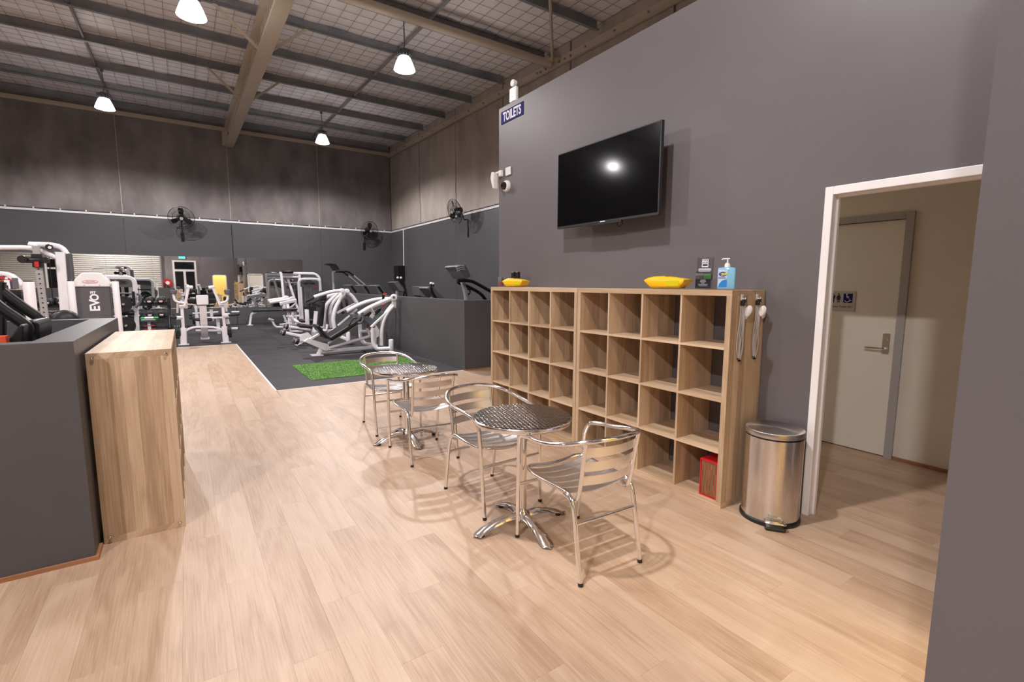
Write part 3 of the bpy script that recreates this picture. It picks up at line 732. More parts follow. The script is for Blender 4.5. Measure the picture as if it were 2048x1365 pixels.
# ---------------------------------------------------------------- television
tv = thing('television', 'large black flat television on the grey wall above the shelving', 'television', (3.15, 3.16, 2.4))
y0, y1, z0, z1 = 2.548, 3.790, 2.040, 2.752
MB().bb((3.100, y0, z0), (3.135, y1, z1), .003).build('frame', TVF, tv)
MB().bb((3.0975, y0+.012, z0+.022), (3.101, y1-.012, z1-.010)).build('screen', SCREEN, tv)
MB().bb((3.135, y0+.15, z0+.02), (3.175, y1-.15, z1-.18), .01).build('rear_housing', BLK, tv)
MB().bb((3.175, 3.0, 2.25), (3.279, 3.35, 2.6), .003).build('wall_bracket', BLK, tv)
MB().bb((3.098, 2.94, z0-.012), (3.125, 3.42, z0+.001), .003).build('speaker_bar', TVF, tv)
MB().tube(smooth([(3.14, 2.98, 2.05), (3.14, 2.96, 2.015), (3.14, 3.0, 1.995), (3.14, 3.02, 2.02), (3.14, 2.99, 2.05)], 5), .004, 8).build('cable', BLK, tv)
MB().bb((3.0992, 3.13, z0+.008), (3.1005, 3.19, z0+.015)).build('badge', WSIGN, tv)

# ---------------------------------------------------------------- wall fittings by the corner
sg = thing('toilets_sign', 'blue sign with white lettering near the top corner of the grey wall', 'sign', (3.28, 4.86, 3.47))
MB().bb((3.276, 4.630, 3.395), (3.2815, 5.086, 3.535)).build('plate', NAVY, sg)
text('lettering', 'TOILETS', WSIGN, sg, .142, (3.2755, 4.858, 3.462), (0, -1, 0), (0, 0, 1), .0006, sx=.70, bold=.004)
em = thing('emergency_light', 'white twin head emergency light on top of the grey wall', 'light', (3.29, 4.87, 3.59))
MB().bb((3.285, 4.80, 3.592), (3.335, 4.93, 3.76), .012).build('body', WPL, em)
for s in (-1,):
    MB().lathe([(.012, 0), (.034, .012), (.040, .05), (.036, .062)], (3.34, 4.855, 3.80), 18, Matrix.Rotation(-PI/2, 3, 'Y')).build('lamp_head', WPL, em, True)
    MB().cyl((3.31, 4.86, 3.755), (3.315, 4.858, 3.80), .012, 10).build('swivel', WPL, em)
MB().cyl((3.283, 4.865, 3.655), (3.2865, 4.865, 3.655), .006, 10).build('indicator', RED, em)
em = thing('security_camera', 'white dome security camera on the wall below the small white box', 'camera', (3.28, 4.95, 2.66))
RX_ = Matrix.Rotation(-PI/2, 3, 'Y')
MB().lathe([(.068, 0), (.068, .018), (.062, .035), (.050, .045)], (3.281, 4.955, 2.66), 28, RX_).build('housing', WPL, em, True)
MB().ball((3.235, 4.955, 2.66), .046, 20, 12).build('dome', GLASSD, em, True)
em = thing('white_switch_box', 'small square white blank plate on the grey wall above the dome camera', 'box', (3.28, 4.92, 2.80))
MB().bb((3.262, 4.872, 2.780), (3.2815, 4.975, 2.875), .005).build('plate', WPL, em)
em = thing('motion_sensor', 'white angled sensor on a bracket at the corner of the grey wall', 'sensor', (3.27, 5.12, 2.8))
MB().bb((3.246, 5.045, 2.792), (3.2815, 5.105, 2.862), .004).build('bracket', WPL, em)
MB().bb((3.235, 5.10, 2.83), (3.265, 5.15, 2.85), .003).build('arm', WPL, em)
MB().prism([(3.225, 5.135, 2.845), (3.225, 5.20, 2.86), (3.225, 5.225, 2.79), (3.225, 5.20, 2.72), (3.225, 5.165, 2.655), (3.225, 5.15, 2.66), (3.225, 5.15, 2.75)], (-.02, 0, 0), (.045, 0, 0)).build('sensor_head', WPL, em, bev=.008)

# ---------------------------------------------------------------- on top of the shelving
ZT = 1.471
def wipes(loc, label, L, rz):
    """soft flow-wrapped pack of wipes with crimped ends"""
    t = local(thing('wipes_pack', label, 'wipes pack', loc, 'yellow packs of wipes on the shelving', rz))
    secs = []; n = 20; rp2 = random.Random(int(L*1000))
    for i in range(15):
        u = i/14; x = (u-.5)*L
        e = min(u, 1-u)
        k = min(1, (e/.16)**.6) if e > 0 else 0
        h = .010+.080*k*(1-.22*max(0, (u-.45)/.55)); w_ = .066+.012*(1-k)
        secs.append((x, w_, h, k))
    vs = []; fs = []
    for x, w_, h, k in secs:
        for j in range(n):
            a = 2*PI*j/n; ca, sa = math.cos(a), math.sin(a)
            q = .45
            y = w_*math.copysign(abs(ca)**q, ca); z = h/2*math.copysign(abs(sa)**q, sa)
            zz = h/2+z+.012*(1-k)*1.2+rp2.uniform(-.0022, .0022)
            if zz < .012 and k > .9: zz = max(zz, 0)
            vs.append((x+rp2.uniform(-.003, .003), y, zz if k > .9 else zz+.038*(1-k)))
    for i in range(14):
        for j in range(n): fs.append((i*n+j, i*n+(j+1) % n, (i+1)*n+(j+1) % n, (i+1)*n+j))
    fs += [tuple(range(n)), tuple(range(14*n, 15*n))]
    o = MB().add(vs, fs).build('wrapper', YEL, t, True, ang=60)
    MB().bb((.02, -.0695, .018), (.02+L*.30, -.066, .055)).build('label_print', YELD, t)
    MB().bb((.004, -.05, .086), (.012, .05, .0905)).build('red_tab', REDP, t)
    return t
wipes((2.985, 4.335, ZT), 'yellow pack of wipes on the far shelving beside the black clamp', .27, math.radians(-72))
wipes((2.99, 2.345, ZT), 'crumpled yellow pack of wipes beside the leaflet stand', .31, math.radians(-78))
# black clamp fittings at the far end
cl = thing('phone_clamp', 'black clamp arm fitting standing at the far end of the shelving', 'clamp', (3.1, 4.6, ZT))
a = Vector((3.0, 4.668, ZT))
MB().rcyl(a, a+Vector((0, 0, .105)), .030, .006).build('post', GREYP, cl, True)
MB().cyl(a+Vector((0, 0, .022)), a+Vector((0, 0, .036)), .0315, 18).build('red_ring', REDP, cl)
MB().bar([a+Vector((.0, 0, .06)), a+Vector((.15, -.045, .095))], .022, .03).build('arm', BLK, cl)
MB().bb((3.14, 4.615, ZT), (3.18, 4.665, ZT+.165), .006).bb((3.15, 4.545, ZT), (3.19, 4.595, ZT+.165), .006).bb((3.145, 4.58, ZT+.03), (3.175, 4.62, ZT+.12)).build('jaws', BLK, cl)
# leaflet stand
ls = local(thing('leaflet_stand', 'clear leaflet stand with dark cards and a white square logo', 'leaflet stand', (2.975, 2.035, ZT), None, math.radians(-66)))
WL = .106
MB().bb((-WL/2, -.035, 0), (WL/2, .04, .003)).bb((-WL/2, .030, 0), (WL/2, .033, .215)).bb((-WL/2, -.035, 0), (WL/2, -.0335, .10)).build('holder', mat('clear_acrylic', (.9, .92, .95), .05, trans=1.0), ls)
CARD = mat('dark_card', s2l(62, 58, 64), .35)
def slab(name, x0, x1, z0, z1, y, ma, par, th=.001, tilt=.13):
    f = lambda z: y+z*tilt
    return MB().prism([(x0, f(z0), z0), (x1, f(z0), z0), (x1, f(z1), z1), (x0, f(z1), z1)], (0, 0, 0), (0, th, 0)).build(name, ma, par)
card = slab('upper_card', -.052, .052, .06, .212, -.005, CARD, ls, .012)
slab('logo_square', -.021, .021, .148, .203, -.0058, WSIGN, card, .0005)
for i, (s, z) in enumerate((('ROCK', .194), ('SOLID', .178))):
    text('logo_lettering', s, INK, card, .0165, (0, -.0064+z*.13, z), (1, 0, 0), (0, .13, 1), .0003, base=(0, 0, 0), bold=.0006, sx=.82)
slab('logo_bar', -.017, .017, .155, .168, -.0064, INK, card, .0005)
for i in range(5):
    wd = (.040, .042, .038, .041, .026)[i]; z = .136-i*.0075
    slab('small_print', -wd, wd, z-.002, z+.002, -.0058, WSIGN, card, .0004)
card = slab('front_card', -.050, .050, .004, .118, -.030, CARD, ls, .006, .05)
slab('photo_print', -.050, .0, .066, .104, -.0306, mat('print_grey', s2l(120, 112, 108), .5), card, .0004, .05)
slab('photo_print', .002, .049, .066, .100, -.0306, mat('print_green', s2l(86, 150, 66), .5), card, .0004, .05)
for i in range(8):
    wd = (.016, .018, .02, .014, .01, .03, .032, .024)[i]; z = .06-i*.0058
    slab('small_print', -wd, wd, z-.0015, z+.0015, -.0306, WSIGN, card, .0004, .05)
slab('print_dot', .026, .032, .010, .016, -.0306, mat('pink_dot', s2l(230, 90, 150), .5), card, .0004, .05)
slab('print_dot', .036, .042, .010, .016, -.0306, mat('blue_dot', s2l(110, 100, 220), .5), card, .0004, .05)
# hand sanitiser
hs = local(thing('sanitiser_bottle', 'clear blue hand sanitiser pump bottle with a white pump', 'bottle', (2.975, 1.865, ZT), None, math.radians(-62)))
GEL = mat('blue_gel', (.30, .66, .93), .08, trans=.25, spec=.5)
def rrect(w_, d_, r, n=4):
    out = []
    for cx, cy, a0 in ((w_/2-r, d_/2-r, 0), (-w_/2+r, d_/2-r, PI/2), (-w_/2+r, -d_/2+r, PI), (w_/2-r, -d_/2+r, 1.5*PI)):
        for i in range(n+1): out.append((cx+r*math.cos(a0+PI/2*i/n), cy+r*math.sin(a0+PI/2*i/n)))
    return out
def loft(levels, name, ma, par):
    vs = []; fs = []; n = len(levels[0][0])
    for prof, z in levels: vs += [(x, y, z) for x, y in prof]
    for i in range(len(levels)-1):
        for j in range(n): fs.append((i*n+j, i*n+(j+1) % n, (i+1)*n+(j+1) % n, (i+1)*n+j))
    fs += [tuple(range(n))[::-1], tuple(range((len(levels)-1)*n, len(levels)*n))]
    return MB().add(vs, fs).build(name, ma, par, True)
BL = [(rrect(.106, .062, .012), 0), (rrect(.110, .066, .014), .004), (rrect(.110, .066, .014), .128), (rrect(.104, .06, .014), .138), (rrect(.05, .04, .014), .143)]
loft(BL, 'bottle', GEL, hs)
MB().lathe([(.0175, .141), (.0175, .160), (.013, .166), (.013, .170)], (0, 0, 0), 20).lathe([(.005, .168), (.005, .196)], (0, 0, 0), 12).build('pump_collar', WPL, hs, True)
MB().bar(fillet([(.012, 0, .198), (-.028, 0, .198), (-.034, 0, .192)], .006), .011, .009).build('pump_spout', WPL, hs)
lb = MB().bb((-.050, -.0342, .012), (.004, -.0332, .126)).build('label_panel', mat('label_pale', s2l(196, 210, 232), .4), hs)
MB().prism([(-.049, -.0345, .012), (.004, -.0345, .012), (.004, -.0345, .062), (-.012, -.0345, .060), (-.028, -.0345, .052), (-.042, -.0345, .034)], (0, 0, 0), (0, .0004, 0)).build('blue_swoosh', mat('label_blue', s2l(24, 130, 210), .4), lb)
MB().lathe([(1e-4, 0), (1, .0), (1, .0006)], (0, 0, 0), 28, cap=False).v
el = MB().prism([(-.022+.025*math.cos(2*PI*i/28), -.0348, .096+.0155*math.sin(2*PI*i/28)) for i in range(28)], (0, 0, 0), (0, .0005, 0)).build('name_oval', mat('label_navy', s2l(38, 60, 150), .4), lb)
text('name_lettering', 'AQIUM', mat('label_yellow', s2l(240, 230, 60), .4), lb, .021, (-.022, -.0352, .096), (1, 0, .12), (0, 0, 1), .0003, base=(0, 0, 0), bold=.0008, sx=.72)
for i, (w_, z) in enumerate(((.022, .074), (.026, .069))):
    MB().bb((-.048, -.0346, z-.0012), (-.048+w_*1.9, -.0342, z+.0012)).build('small_print', NAVY, lb)
# lanyards with white timers on hooks
def lanyard(loc, label, sw):
    t = local(thing('lanyard', label, 'lanyard', loc, 'timer lanyards hanging on the shelf end'))
    h = MB().bb((-.012, -.004, -.03), (.012, 0, .012), .002).build('hook_plate', WPL, t)
    MB().tube(smooth([(0, -.004, -.012), (0, -.014, -.022), (0, -.022, -.018), (0, -.022, -.008)], 4), .003, 8).build('hook_prong', WPL, h)
    MB().lathe([(.013, 0), (.013, .03), (.009, .034)], (-.014, -.014, -.060), 12).lathe([(.012, 0), (.012, .02)], (.004, -.016, -.040), 12).build('black_buckle', BLK, t)
    for k in range(4):
        x = -.022+.012*k+sw*.2; ph = k*1.3+sw*40
        pts = [(x, -.010-.003*k, -.062), (x-.004+.004*math.sin(ph), -.012-.003*k, -.14), (x-.008-.006*math.cos(ph), -.010-.002*k, -.24), (x-.010+.010*math.sin(ph*1.7)-.004*(k < 2)*3, -.010-.003*k, -.33), (x-.014+.012*math.cos(ph*.6), -.010-.002*k, -.405-.012*(k % 2))]
        st = MB().bar(smooth(pts, 6), .002, .0125, upv=(1, 0, .05), c=.1).build('strap', STRAP, t)
        e = pts[-1]; MB().box((e[0], e[1], e[2]-.004), (.0135, .004, .012)).build('strap_end', BLK, st)
    R_ = Matrix.Rotation(math.radians(20), 3, 'Y')
    def pill(c, rz):
        vs = []; fs = []
        lv = [(.72, -.006), (1, -.0025), (1, .0025), (.72, .006)]
        n = 24; Rz = Matrix.Rotation(rz, 3, 'Z')
        for s_, d in lv:
            for i in range(n):
                a = 2*PI*i/n; p = Vector((.021*s_*math.cos(a), d, .033*s_*math.sin(a)+(.004 if math.sin(a) > 0 else -.004)*s_)); vs.append(Vector(c)+Rz @ (R_ @ p))
        for q in range(3):
            for i in range(n): fs.append((q*n+i, q*n+(i+1) % n, (q+1)*n+(i+1) % n, (q+1)*n+i))
        fs += [tuple(range(n)), tuple(range(3*n, 4*n))]
        return MB().add(vs, fs)
    return t, pill
t, pill = lanyard((2.998, KY-.001, 1.425), 'grey lanyard with white oval timer, on the left hook', 0)
pill((.028, -.032, -.095), -.7).build('timer', WPL, t, True); pill((.038, -.014, -.115), -.5).build('timer', WPL, t, True)
t, pill = lanyard((3.178, KY-.001, 1.425), 'grey lanyard with two white oval timers, on the hook nearer the wall', .012)
pill((.018, -.03, -.10), -.9).build('timer', WPL, t, True); pill((.058, -.020, -.118), -.1).build('timer', WPL, t, True)
# red speaker in the lowest cube
sp = thing('red_speaker', 'red boxed speaker with timber grille in the lowest right shelf cube', 'speaker', (3.0, 1.9, .038))
x0, x1, y0, y1, z0, z1 = 2.905, 3.085, 1.812, 1.945, .0385, .300
MB().bb((x0, y0, z0), (x1, y0+.008, z1)).bb((x0, y1-.008, z0), (x1, y1, z1)).bb((x0, y0+.008, z0), (x1, y1-.008, z0+.008)).bb((x0, y0+.008, z1-.010), (x1, y1-.008, z1)).bb((x1-.01, y0+.008, z0+.008), (x1, y1-.008, z1-.01)).build('casing', REDP, sp)
gr = MB().bb((x0+.014, y0+.009, z0+.010), (x1-.012, y1-.009, z1-.012)).build('grille_board', mat('grille_dark', s2l(92, 62, 40), .6), sp)
for k in range(13):
    y = y0+.013+k*.0088; MB().bb((x0+.006, y, z0+.010), (x0+.014, y+.0052, z1-.012)).build('grille_slat', TRIMW, gr)
# toilet door sign
ts = thing('toilet_sign', 'silver unisex toilet sign with figures and a blue wheelchair square', 'sign', (4.99, 1.98, 1.35))
X0 = 4.994
MB().bb((X0-.005, 1.868, 1.262), (X0, 2.108, 1.443), .002).build('plate', ALU, ts)
P = lambda y, z: (X0-.0052, y, z)
d = (-.0006, 0, 0)
def fig(poly, ma, name='pictogram'): return MB().prism([P(y, z) for y, z in poly], (0, 0, 0), d).build(name, ma, ts)
def disc(y, z, r, ma, off=0, n=20): return MB().prism([(X0-.0052-off, y+r*math.cos(2*PI*i/n), z+r*math.sin(2*PI*i/n)) for i in range(n)], (0, 0, 0), d).build('pictogram', ma, ts)
m0 = 2.050
disc(m0, 1.414, .007, INK); fig([(m0-.017, 1.404), (m0+.017, 1.404), (m0+.017, 1.372), (m0+.013, 1.372), (m0+.012, 1.396), (m0+.011, 1.396), (m0+.011, 1.338), (m0+.002, 1.338), (m0+.001, 1.370), (m0-.001, 1.370), (m0-.002, 1.338), (m0-.011, 1.338), (m0-.011, 1.396), (m0-.012, 1.396), (m0-.013, 1.372), (m0-.017, 1.372)], INK)
m0 = 2.005
disc(m0, 1.414, .007, INK); fig([(m0-.011, 1.404), (m0+.011, 1.404), (m0+.021, 1.376), (m0+.017, 1.373), (m0+.009, 1.394), (m0+.017, 1.362), (m0+.010, 1.362), (m0+.010, 1.338), (m0+.002, 1.338), (m0+.002, 1.362), (m0-.002, 1.362), (m0-.002, 1.338), (m0-.010, 1.338), (m0-.010, 1.362), (m0-.017, 1.362), (m0-.009, 1.394), (m0-.017, 1.373), (m0-.021, 1.376)], INK)
fig([(1.965, 1.420), (1.892, 1.420), (1.892, 1.338), (1.965, 1.338)], NAVY, 'blue_square')
disc(1.938, 1.412, .006, WSIGN, .0008)
mb = MB()
def stroke(pts, r=.0026):
    mb.bar([(X0-.0062, y, z) for y, z in pts], r*2, .0008, upv=(1, 0, 0), c=.05)
arc = [(1.934+.020*math.cos(a), 1.364+.019*math.sin(a)) for a in [math.radians(q) for q in range(80, 341, 20)]]
stroke([(1.938, 1.406), (1.936, 1.380)]); stroke([(1.936, 1.380), (1.920, 1.380), (1.912, 1.357)]); stroke([(1.912, 1.357), (1.902, 1.360)]); stroke([(1.937, 1.392), (1.920, 1.392)]); stroke(arc)
mb.build('wheelchair_symbol', WSIGN, ts)
text('lettering', 'Unisex Toilet RH', INK, ts, .027, (X0-.0054, 1.984, 1.300), (0, -1, 0), (0, 0, 1), .0004, sx=.98)

# ---------------------------------------------------------------- wall speaker, fans
sp = thing('wall_speaker', 'black speaker box on the side wall under a thin white conduit', 'speaker', (7.4, 19.2, 1.9))
MB().bb((7.20, 18.9, 1.62), (7.50, 19.35, 2.22), .01).build('cabinet', BLK, sp)
MB().tube([(7.47, 18.92, 2.22), (7.49, 18.92, 3.66)], .022, 8).build('conduit', WPL, sp)
def fan(loc, label, rz, tilt, wall):
    """wall fan: cage faces local -y, wall plate at local +y"""
    t = local(thing('wall_fan', label, 'fan', loc, 'black wall fans on the upper walls', rz))
    R0 = Matrix.Rotation(tilt, 3, 'X')
    def W(p): return R0 @ Vector(p)
    RR = .37
    cg = MB()
    for sgn in (-1, 1):
        for r, y in ((RR, 0), (RR*.66, .075), (RR*.33, .095)):
            if r == RR and sgn > 0: continue
            cg.tube([W((r*math.cos(2*PI*i/36), sgn*y, r*math.sin(2*PI*i/36))) for i in range(36)], .0045 if r < RR else .009, 5, closed=True)
        for i in range(48):
            a = 2*PI*i/48; ca, sa = math.cos(a), math.sin(a)
            cg.tube([W((.05*ca, sgn*.10, .05*sa)), W((RR*.6*ca, sgn*.082, RR*.6*sa)), W((RR*.9*ca, sgn*.035, RR*.9*sa)), W((RR*ca, 0, RR*sa))], .0024, 4, caps=False)
    cg.build('cage', BLK, t)
    for k in range(3):
        a = 2*PI*k/3+.5; R1 = Matrix.Rotation(a, 3, 'Y')
        vs = []
        for u, wd, tw in ((.05, .03, .5), (.14, .07, .45), (.24, .09, .35), (.32, .06, .25)):
            for s in (-1, 1): vs.append(W(R1 @ Vector((u, s*wd*math.sin(tw), s*wd*math.cos(tw)))))
        vs2 = [v+W((0, .004, 0)) for v in vs]
        fs = []
        for i in range(3): fs += [(2*i, 2*i+1, 2*i+3, 2*i+2), (8+2*i, 8+2*i+2, 8+2*i+3, 8+2*i+1)]
        MB().add(vs+vs2, fs).build('blade', BLK, t)
    MB().cyl(W((0, -.115, 0)), W((0, -.10, 0)), .05, 18).build('hub_badge', FRAMEG, t)
    MB().rcyl(W((0, .02, 0)), W((0, .26, 0)), .085, .02, 18).build('motor', IRON, t, True)
    MB().box(W((.0, .23, -.11)), (.09, .07, .08), R0).build('switch_box', WPL, t)
    MB().tube(smooth([W((0, .22, -.06)), W((0, .25, -.16)), (0, wall-.16, -.22), (0, wall-.05, -.20), (0, wall-.03, -.30)], 5), .017, 10).tube([(0, wall-.03, -.22), (0, wall-.03, -.72)], .02, 10).bb((-.05, wall-.02, -.75), (.05, wall, -.45)).build('bracket', BLK, t)
    return t
fan((.07, 19.78, 3.66), 'black wall fan on the back wall, above the mirror', 0, .35, .59)
fan((6.42, 19.9, 3.64), 'black wall fan on the back wall near the corner', math.radians(12), .25, .46)
fan((7.02, 13.52, 3.70), 'black wall fan seen side on, on the side wall', math.radians(-90+5), .30, .50)

# ---------------------------------------------------------------- gym machines
def V(*p): return Vector(p)
def shift(pts, d): return [Vector(p)+Vector(d) for p in pts]
def plate(name, c, axis, r, th, par, ma=IRON):
    """cast weight plate with rim, hub and three grip slots read as raised spokes"""
    R = Vector(axis).to_track_quat('Z', 'Y').to_matrix()
    pr = [(.026, -th*.6), (.055, -th*.6), (.06, -th*.25), (r*.82, -th*.25), (r*.86, -th*.5), (r*.98, -th*.5), (r, -th*.35), (r, th*.35), (r*.98, th*.5), (r*.86, th*.5), (r*.82, th*.25), (.06, th*.25), (.055, th*.6), (.026, th*.6)]
    vs = MB().lathe(pr, c, 26, R, cap=False)
    n = len(pr)
    for a in range(26):
        b = (a+1) % 26; vs.f.append((a*n+n-1, b*n+n-1, b*n, a*n))
    for k in range(3):
        a = 2*PI*k/3
        q = Vector(c)+R @ V(r*.45*math.cos(a), r*.45*math.sin(a), 0)
        vs.box(q, (r*.62, .05, th*.8), R @ Matrix.Rotation(a, 3, 'Z'))
    return vs.build(name, ma, par, True, ang=30)
def grip(a, b, r, par, name='handle_grip', ma=RUB): return MB().rcyl(a, b, r, r*.3, 14).build(name, ma, par, True)
def pad(c, d, par, name, R=None, ma=VINYL, bev=.02): return MB().box(c, d, R, bev).build(name, ma, par, bev=.008)
def pad_between(a, b, w, th, par, name, upv, ma=VINYL):
    """upholstered slab from a to b, width w along upv x dir, thickness th"""
    a, b = Vector(a), Vector(b); x = (b-a).normalized(); u = Vector(upv); z = (u-x*u.dot(x)).normalized(); y = z.cross(x)
    return pad((a+b)/2, ((b-a).length, w, th), par, name, Matrix((x, y, z)).transposed(), ma, min(.025, th*.35))

# --- leg press / linear hack press, white, nearest of the right row
t = thing('leg_press', 'white leg press with long black reclined pad, front of the right row beside the turf', 'exercise machine', (2.9, 10.55, 0))
yn, yc, yf = 10.12, 10.58, 11.05
f = MB()
f.bar([(2.314, 10.58, 0.062), (3.402, 10.58, 0.086)], .09, .07)
f.tube([(2.441, 10.45, 0.151), (3.336, 10.45, 0.359)], .032)
for y, s in ((yn, 0), (yf, 1)):
    pass
f.tube(fillet([(3.276, 10.15, 0.547), (3.273, 10.15, 0.232), (3.329, 10.12, 0.098), (3.619, 10.06, 0.102)], .15), .042, 12)
f.tube(fillet([(3.261, 11, 0.588), (3.26, 11, 0.266), (3.319, 10.9, 0.131), (3.458, 10.75, 0.117)], .15), .042, 12)
f.tube(smooth([(3.775, 10.2, 1.02), (3.638, 10.2, 0.871), (3.542, 10.2, 0.695), (3.49, 10.2, 0.468), (3.474, 10.2, 0.162)], 5), .038, 12)
f.tube(smooth([(3.846, 10.5, 1.033), (3.692, 10.5, 0.854), (3.606, 10.5, 0.673), (3.565, 10.5, 0.439), (3.55, 10.5, 0.137)], 5), .030, 12)
f.tube([(3.328, 10.15, 0.164), (3.607, 11, 0.052)], .045, 12)
f.tube([(3.279, 11, 0.413), (3.335, 10.5, 0.451), (3.262, 10.15, 0.484)], .035, 12)
f.tube([(3.291, 10.6, 0.511), (3.3, 10.4, 0.359)], .03, 12)
f.bar([(3.255, 10.2, 0.569), (3.761, 10.2, 1.001)], .05, .05)
f.prism([(3.376, 10.25, 0.623), (3.455, 10.25, 0.491), (3.445, 10.25, 0.364), (3.366, 10.25, 0.317), (3.301, 10.25, 0.309)], (0, 0, 0), (0, .02, 0))
f.prism([(1.963, 10.5, 0.319), (2.056, 10.5, 0.374), (2.259, 10.5, 0.285), (2.433, 10.5, 0.227), (2.451, 10.5, 0.163), (2.428, 10.5, 0.109), (2.38, 10.5, 0.091), (2.163, 10.5, 0.208)], (0, -.03, 0), (0, .1, 0))
f.bar([(1.997, 10.5, 0.311), (2.266, 10.5, 0.453)], .05, .05)
f.tube([(2.461, 10.6, 0.639), (2.432, 10.6, 0.504), (2.185, 10.6, 0.492)], .03, 10)
f.build('frame', WPC, t, True)
f = MB().bar([(2.305, 10.58, 0.127), (2.244, 10.58, 0.014)], .16, .06); f.bb((2.10, 10.45, 0), (2.32, 10.71, .012)); f.build('front_foot', WPC, t)
for x, y in ((3.64, 10.06), (3.60, 11.05)):
    g = MB().rcyl((x, y, .012), (x, y, .30), .052, .02, 18).build('rear_foot', WPC, t, True); MB().cyl((x, y, 0), (x, y, .012), .085, 20).build('foot_disc', RUB, g)
pad_between((2.428, 10.55, 0.346), (3.352, 10.55, 0.881), .52, .10, t, 'back_pad', (0, 0, 1))
f = MB().bar([(2.445, 10.55, 0.239), (3.362, 10.55, 0.784)], .06, .04); f.build('pad_rail', WPC, t)
pad_between((2.202, 10.55, 0.648), (2.385, 10.55, 0.368), .42, .07, t, 'seat_pad', (.7, 0, 1))
f = MB().tube(smooth([(2.967, 10.95, 0.886), (3.232, 10.95, 1.017), (3.501, 10.95, 1.104), (3.776, 10.95, 1.147), (3.945, 10.8, 1.142)], 6), .045, 14); f.build('lever_arm', WPC, t, True)
f = MB().tube(smooth([(3.018, 10.25, 0.85), (3.247, 10.25, 0.98), (3.506, 10.25, 1.088), (3.785, 10.25, 1.191)], 6), .048, 14); f.build('lever_arm', WPC, t, True)
MB().rcyl((3.765, 10.16, 1.2), (3.832, 10.34, 1.195), .075, .01, 22).bar([(3.804, 10.25, 1.172), (3.781, 10.22, 0.968)], .06, .10).build('pivot_block', WPC, t, True)
MB().cyl((3.761, 10.15, 1.201), (3.78, 10.2, 1.199), .03, 14).build('pivot_bolt', GREYP, t)
MB().prism([(3.156, 10.3, 0.793), (3.207, 10.3, 0.81), (3.325, 10.3, 0.742), (3.478, 10.3, 0.89), (3.557, 10.3, 0.9), (3.581, 10.3, 0.848), (3.295, 10.3, 0.591), (3.153, 10.3, 0.717)], (0, -.04, 0), (0, .42, 0)).build('shoulder_plate', TREAD, t, bev=.006)
MB().prism([(3.04, 10.85, 0.817), (3.092, 10.85, 0.835), (3.271, 10.85, 0.73), (3.242, 10.85, 0.666), (3.063, 10.85, 0.751)], (0, -.04, 0), (0, .2, 0)).build('foot_plate', TREAD, t, bev=.006)
f = MB().tube(fillet([(3.072, 10.2, 0.888), (3.106, 10.2, 0.788), (3.071, 10.2, 0.671), (3.014, 10.3, 0.667), (2.989, 10.5, 0.762)], .08, 6), .026, 10).build('curved_handle', GREYP, t, True)
MB().tube(fillet([(3.17, 10.6, 0.762), (2.921, 10.35, 0.761), (2.816, 10.3, 0.62)], .06, 5), .016, 10).build('side_handle', RUB, t, True)
MB().rcyl((3.334, 10.3, 0.824), (3.512, 10.3, 0.946), .035, .008).build('weight_horn', BLK, t, True)
MB().cyl((3.288, 10.3, 0.763), (3.347, 10.3, 0.837), .05, 16).bar([(3.26, 10.25, 0.993), (3.341, 10.28, 0.85)], .12, .02).build('horn_bracket', WPC, t)
MB().box((3.753, 10.8, 1.198), (.05, .05, .16)).build('stop_post', BLK, t)
MB().box((3.779, 10.8, 1.258), (.09, .06, .04)).build('red_stop', ORANGE, t)
MB().rcyl((3.262, 10.5, 0.578), (3.3, 10.5, 0.576), .03, .006).build('red_knob', RED, t, True)
MB().rcyl((3.616, 10.5, 1.025), (3.67, 10.5, 1.024), .03, .006).build('red_knob', RED, t, True)

# --- leg extension style rollers and second seat of the chest press behind it
t = thing('chest_press', 'white plate loaded chest press with tall black back pad, behind the leg press', 'exercise machine', (2.9, 12.6, 0))
f = MB()
f.bar([(2.451, 12.6, 0.865), (2.455, 12.6, 0.482)], .09, .09)
f.bar([(2.624, 12.4, 0.825), (2.601, 12.4, 0.647), (2.555, 12.4, 0.313)], .10, .08)
for y, dx in ((12.25, 0), (13.1, -60)):
    pass
f.tube(smooth([(3.332, 12.3, 1.31), (3.168, 12.3, 1.085), (3.049, 12.3, 0.862), (2.996, 12.3, 0.615), (3.02, 12.3, 0.387)], 6), .05, 12)
f.tube(smooth([(3.381, 13, 1.3), (3.165, 13, 1.112), (2.997, 13, 0.903), (2.94, 13, 0.621), (2.971, 13, 0.263)], 6), .05, 12)
f.tube(smooth([(3.347, 12.7, 1.258), (3.087, 12.7, 0.982), (3.019, 12.7, 0.682), (3.04, 12.7, 0.378)], 6), .04, 12)
f.tube(smooth([(3.342, 12.3, 1.287), (3.485, 12.3, 1.172), (3.593, 12.3, 1.009)], 5), .045, 12)
f.bar([(3.611, 12.4, 1.005), (3.115, 12.4, 0.764)], .05, .06)
f.tube([(2.835, 12.6, 0.304), (3.424, 12.6, 0.367)], .03)
f.tube([(3.15, 12.5, 0.435), (3.646, 12.5, 0.837)], .03)
f.bar([(2.228, 12.5, 0.054), (2.859, 12.7, 0.317), (3.332, 12.3, 0.094)], .10, .08)
f.bar([(1.926, 12.5, 0.327), (2.257, 12.5, 0.231), (2.507, 12.5, 0.194)], .08, .07)
f.bar([(2.078, 13.1, 0.429), (2.635, 13.1, 0.308)], .08, .06)
f.prism([(2.258, 12.5, 0.253), (2.428, 12.5, 0.311), (2.508, 12.5, 0.216), (2.46, 12.5, 0.084), (2.312, 12.5, 0.071), (2.164, 12.5, 0.002), (2.144, 12.5, 0.015), (2.232, 12.5, 0.143)], (0, -.06, 0), (0, .08, 0))
